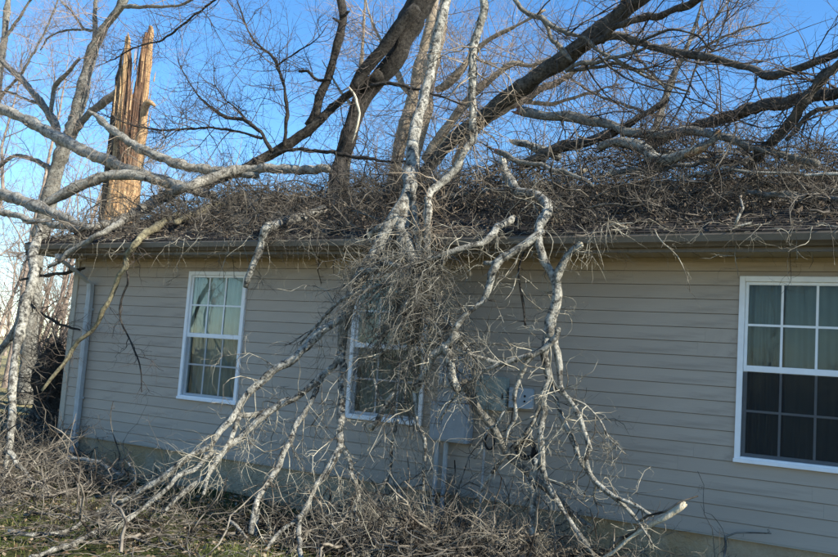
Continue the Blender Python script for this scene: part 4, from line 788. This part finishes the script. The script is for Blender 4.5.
def standing(label, trunk, Y, mat, tmat, seed, branches=(), lv=None, sides=10, group='bare trees standing behind the house'):
    px, py, r_ = trunk[-1]; P, R = trace(trunk, Y, None); foot = np.array([P[-1][0], P[-1][1], 0.])
    w_ = Wood('bare_tree', label, 'tree', tuple(foot), seed, group)
    P, R = trace(trunk, Y, w_.rng, .08)
    if P[-1][2] > .3:
        n_ = int(P[-1][2]/.4) + 2; e = np.linspace(0, 1, n_)[1:, None]; P = np.vstack([P, P[-1]*(1 - e) + foot*e]); R = np.r_[R, np.linspace(R[-1], R[-1]*1.25, n_ - 1)]
    link('trunk', limb_mesh('trunk', P, R, w_.base, w_.rng, 12), mat, w_.o); w_.l.append((P[:max(6, len(P)*2//3)], R[:max(6, len(P)*2//3)]))
    for b_ in branches: w_.limb(b_, Y, mat, 'branch', 7)
    if lv: tw_ = w_.twigs(lv, tmat, None); tw_.name = 'crown'
    return w_
FL = lambda n: LV(n, (.8, 2.6), n*6, (.4, 1.3), n*24, (.2, .8), .17, (0, 0, .04), .0042, .0034)
standing('grey tree standing left of the snapped trunk with a curved trunk', [(128, -22, 6), (122, 4, 6), (108, 23, 6), (94, 48, 7), (87, 73, 7.2), (80, 100, 8), (73, 128, 9), (60, 158, 9.5), (53, 184, 9.5), (44, 220, 9.5), (38, 250, 9), (33, 300, 9.5), (28, 370, 10)], 5.9, 'grey_bark', 'far_twig', 101,
  [[(72, 132, 4.5), (88, 115, 4.5), (110, 97, 4), (126, 84, 3)], [(62, 152, 5), (55, 124, 5), (43, 105, 4.6), (33, 93, 4.2), (15, 73, 3.6), (0, 60, 3), (-20, 44, 2.4)], [(50, 112, 2.8), (55, 86, 2.8), (68, 72, 2.2), (80, 58, 1.4)], [(118, 5, 2.6), (140, 7, 2.4), (156, 6, 2), (181, 5, 1.4), (200, -6, 1)],
   [(95, 44, 2.4), (95, 20, 2.4), (96, -10, 2)], [(54, 170, 2.8), (33, 160, 2.6), (15, 156, 2.4), (0, 166, 2), (-12, 180, 1.6)], [(90, 32, 1.6), (80, 24, 1.4), (72, 12, 1.2), (60, 0, 1)], [(45, 106, 2), (28, 100, 1.8), (10, 92, 1.4), (-8, 90, 1)], [(94, 30, 1.4), (70, 30, 1.2), (50, 36, 1), (40, 50, .8)]], FL(130))
standing('pale tan tree behind the roof, right one of the pair at the centre', [(452, -20, 7), (445, 0, 7.2), (438, 38, 7.6), (430, 75, 8), (425, 113, 8.4), (417, 142, 8.6), (409, 180, 9), (400, 230, 9)], 7.5, 'tan_bark', 'far_twig', 102,
  [[(436, 90, 5), (447, 84, 5), (458, 73, 4.4), (470, 58, 3.4), (485, 43, 3), (506, 30, 2.8), (523, 23, 2), (545, 10, 1.4)], [(425, 160, 5), (438, 140, 5), (468, 100, 4.6), (490, 80, 3.6), (512, 63, 3), (532, 65, 2.4), (560, 56, 1.4)]], FL(120))
standing('pale tan tree behind the roof, left one of the pair at the centre', [(440, -30, 5), (434, 0, 5.4), (430, 25, 6), (420, 63, 6.4), (412, 100, 6.6), (404, 128, 6.8), (396, 165, 7), (388, 220, 7)], 7.8, 'tan_bark', 'far_twig', 103,
  [[(412, 100, 3), (396, 70, 2.6), (380, 40, 1.6), (368, 10, 1), (362, -20, .6)]], FL(60))
standing('slender tan tree seen below the slanting dark trunk', [(640, 36, .4), (590, 62, 1.6), (556, 83, 3.4), (541, 88, 4), (526, 98, 4.4), (500, 111, 4.8), (478, 127, 5.2), (462, 150, 5.4), (452, 190, 5.6), (445, 230, 5.6)], 8.5, 'tan_bark', 'far_twig', 104, [[(520, 100, 2.6), (548, 104, 2), (590, 92, 1.4), (620, 84, 1)], [(500, 111, 2.2), (520, 84, 1.8), (540, 60, 1.2)]], FL(60))
standing('slim pale tree behind the hanging S shaped branch', [(366, -16, .8), (363, 40, 1.6), (360, 80, 2.6), (352, 130, 3.6), (346, 170, 4), (340, 220, 4.2)], 8.0, 'tan_bark', 'far_twig', 105, [[(356, 110, 2), (340, 90, 1.2), (322, 60, .4)]], FL(34))
standing('bare grey tree with a fine spreading crown behind the roof at right', [(708, -20, .5), (700, 10, 1.4), (690, 40, 2.4), (672, 80, 3.4), (655, 130, 4.4), (645, 190, 5), (640, 230, 5)], 8.5, 'grey_bark', 'far_twig', 106, [[(680, 62, 1.8), (710, 44, 1.6), (740, 30, 1.2), (770, 22, .8)], [(668, 90, 1.8), (640, 60, 1.6), (625, 30, 1.2), (618, 4, .8)], [(690, 40, 1.4), (720, 12, 1.2), (740, -16, .8)], [(660, 116, 1.8), (600, 96, 1.5), (560, 70, 1)]], FL(85))
standing('small bare tree at the far left edge with many fine shoots', [(10, -20, 3), (4, 40, 4), (-4, 110, 4.6), (-10, 200, 5), (-14, 320, 5.4)], 6.5, 'grey_bark', 'far_twig', 107, [[(4, 40, 2), (24, 10, 1.6), (40, -14, 1)], [(-2, 100, 2), (26, 66, 1.6), (50, 20, 1.2), (62, -10, .8)]], FL(60))
# dark rough stump at the house corner
sp_, _ = at(46, 408, .9); tS = empty('tree_stump', (sp_[0], sp_[1], 0), 'dark rough stump standing in the brush beside the left house corner', 'stump')
q = np.random.default_rng(33); zz = np.linspace(-.1, 1.6, 16); cen = np.stack([.10*(zz/1.4)**2 + 0*zz, .02*np.sin(zz*3), zz], 1); rad = .31*(1 + .5*np.exp(-(zz + .1)/.25))*(1 - .30*zz/1.4)*(1 + .12*np.sin(zz*7)); rad[-1] = .05; rad[-2] = .15
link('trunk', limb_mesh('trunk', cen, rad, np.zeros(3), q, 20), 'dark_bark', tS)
st_top = np.array([cen[-2], cen[-1]]); 
src = (np.stack([np.stack([np.array([sp_[0], sp_[1], 0]) + c_ for c_ in cen])]), rad[None]*.05)
twigs('vines', tS, src, [dict(n=260, L=(.4, 1.3), wig=.36, N=7, rk=.005, rmin=.003, t=(.45, 1), ang=(20, 80), bias=(.03, -.03, -.03)), dict(n=700, L=(.2, .7), wig=.3, N=6), dict(n=1200, L=(.1, .3), wig=.3, N=5)], 'dark_twig', np.random.default_rng(34), ('wall', 'ground'), (sp_[0], sp_[1], 0))

# far woods: reads as one brown mass
q = np.random.default_rng(120); k = 150
k += 90; ph = np.radians(q.uniform(0, 66, k)); ph[150:] = np.radians(q.uniform(100, 330, 90)); ds_ = q.uniform(34, 75, k); ds_[150:] = q.uniform(50, 80, 90); ds_[:60] = q.uniform(30, 50, 60); ph[:60] = np.radians(q.uniform(46, 66, 60))  # trees behind the camera are unseen, added to darken the window reflections
hh = q.uniform(8, 14, k); hh[:40] = q.uniform(3, 7, 40); bx_ = CAM[0] - np.sin(ph)*ds_; by_ = CAM[1] + np.cos(ph)*ds_; N = 10
t = np.linspace(0, 1, N)[None, :, None]; top = np.stack([bx_ + q.normal(0, 1.2, k), by_ + q.normal(0, 1.2, k), hh], 1)
P = np.stack([bx_, by_, np.full(k, -.1)], 1)[:, None]*(1 - t) + top[:, None]*t + q.normal(0, .12, (k, N, 3))*t
R = (hh*.011)[:, None]*np.linspace(1, .04, N)[None]
parts = [tubes(P, R, 6)]; cur = (P, R)
for nn, LL, rk in ((k*16, (1.5, 4.5), .008), (k*70, (.8, 2.4), .006), (k*190, (.4, 1.4), .006)):
    c = grow(cur, nn, LL, q, ang=(20, 65), wig=.16, N=5, rk=rk, rmin=.005, bias=(0, 0, .07), t=(.12, 1)); parts.append(tubes(c[0], c[1], 3)); cur = c
V, F = join(parts); tag(link('woods', mesh_np('woods', V, F), 'far_twig'), 'bare brown woods in the distance behind the house, with unseen trees behind the camera', 'woods', None, 'stuff')
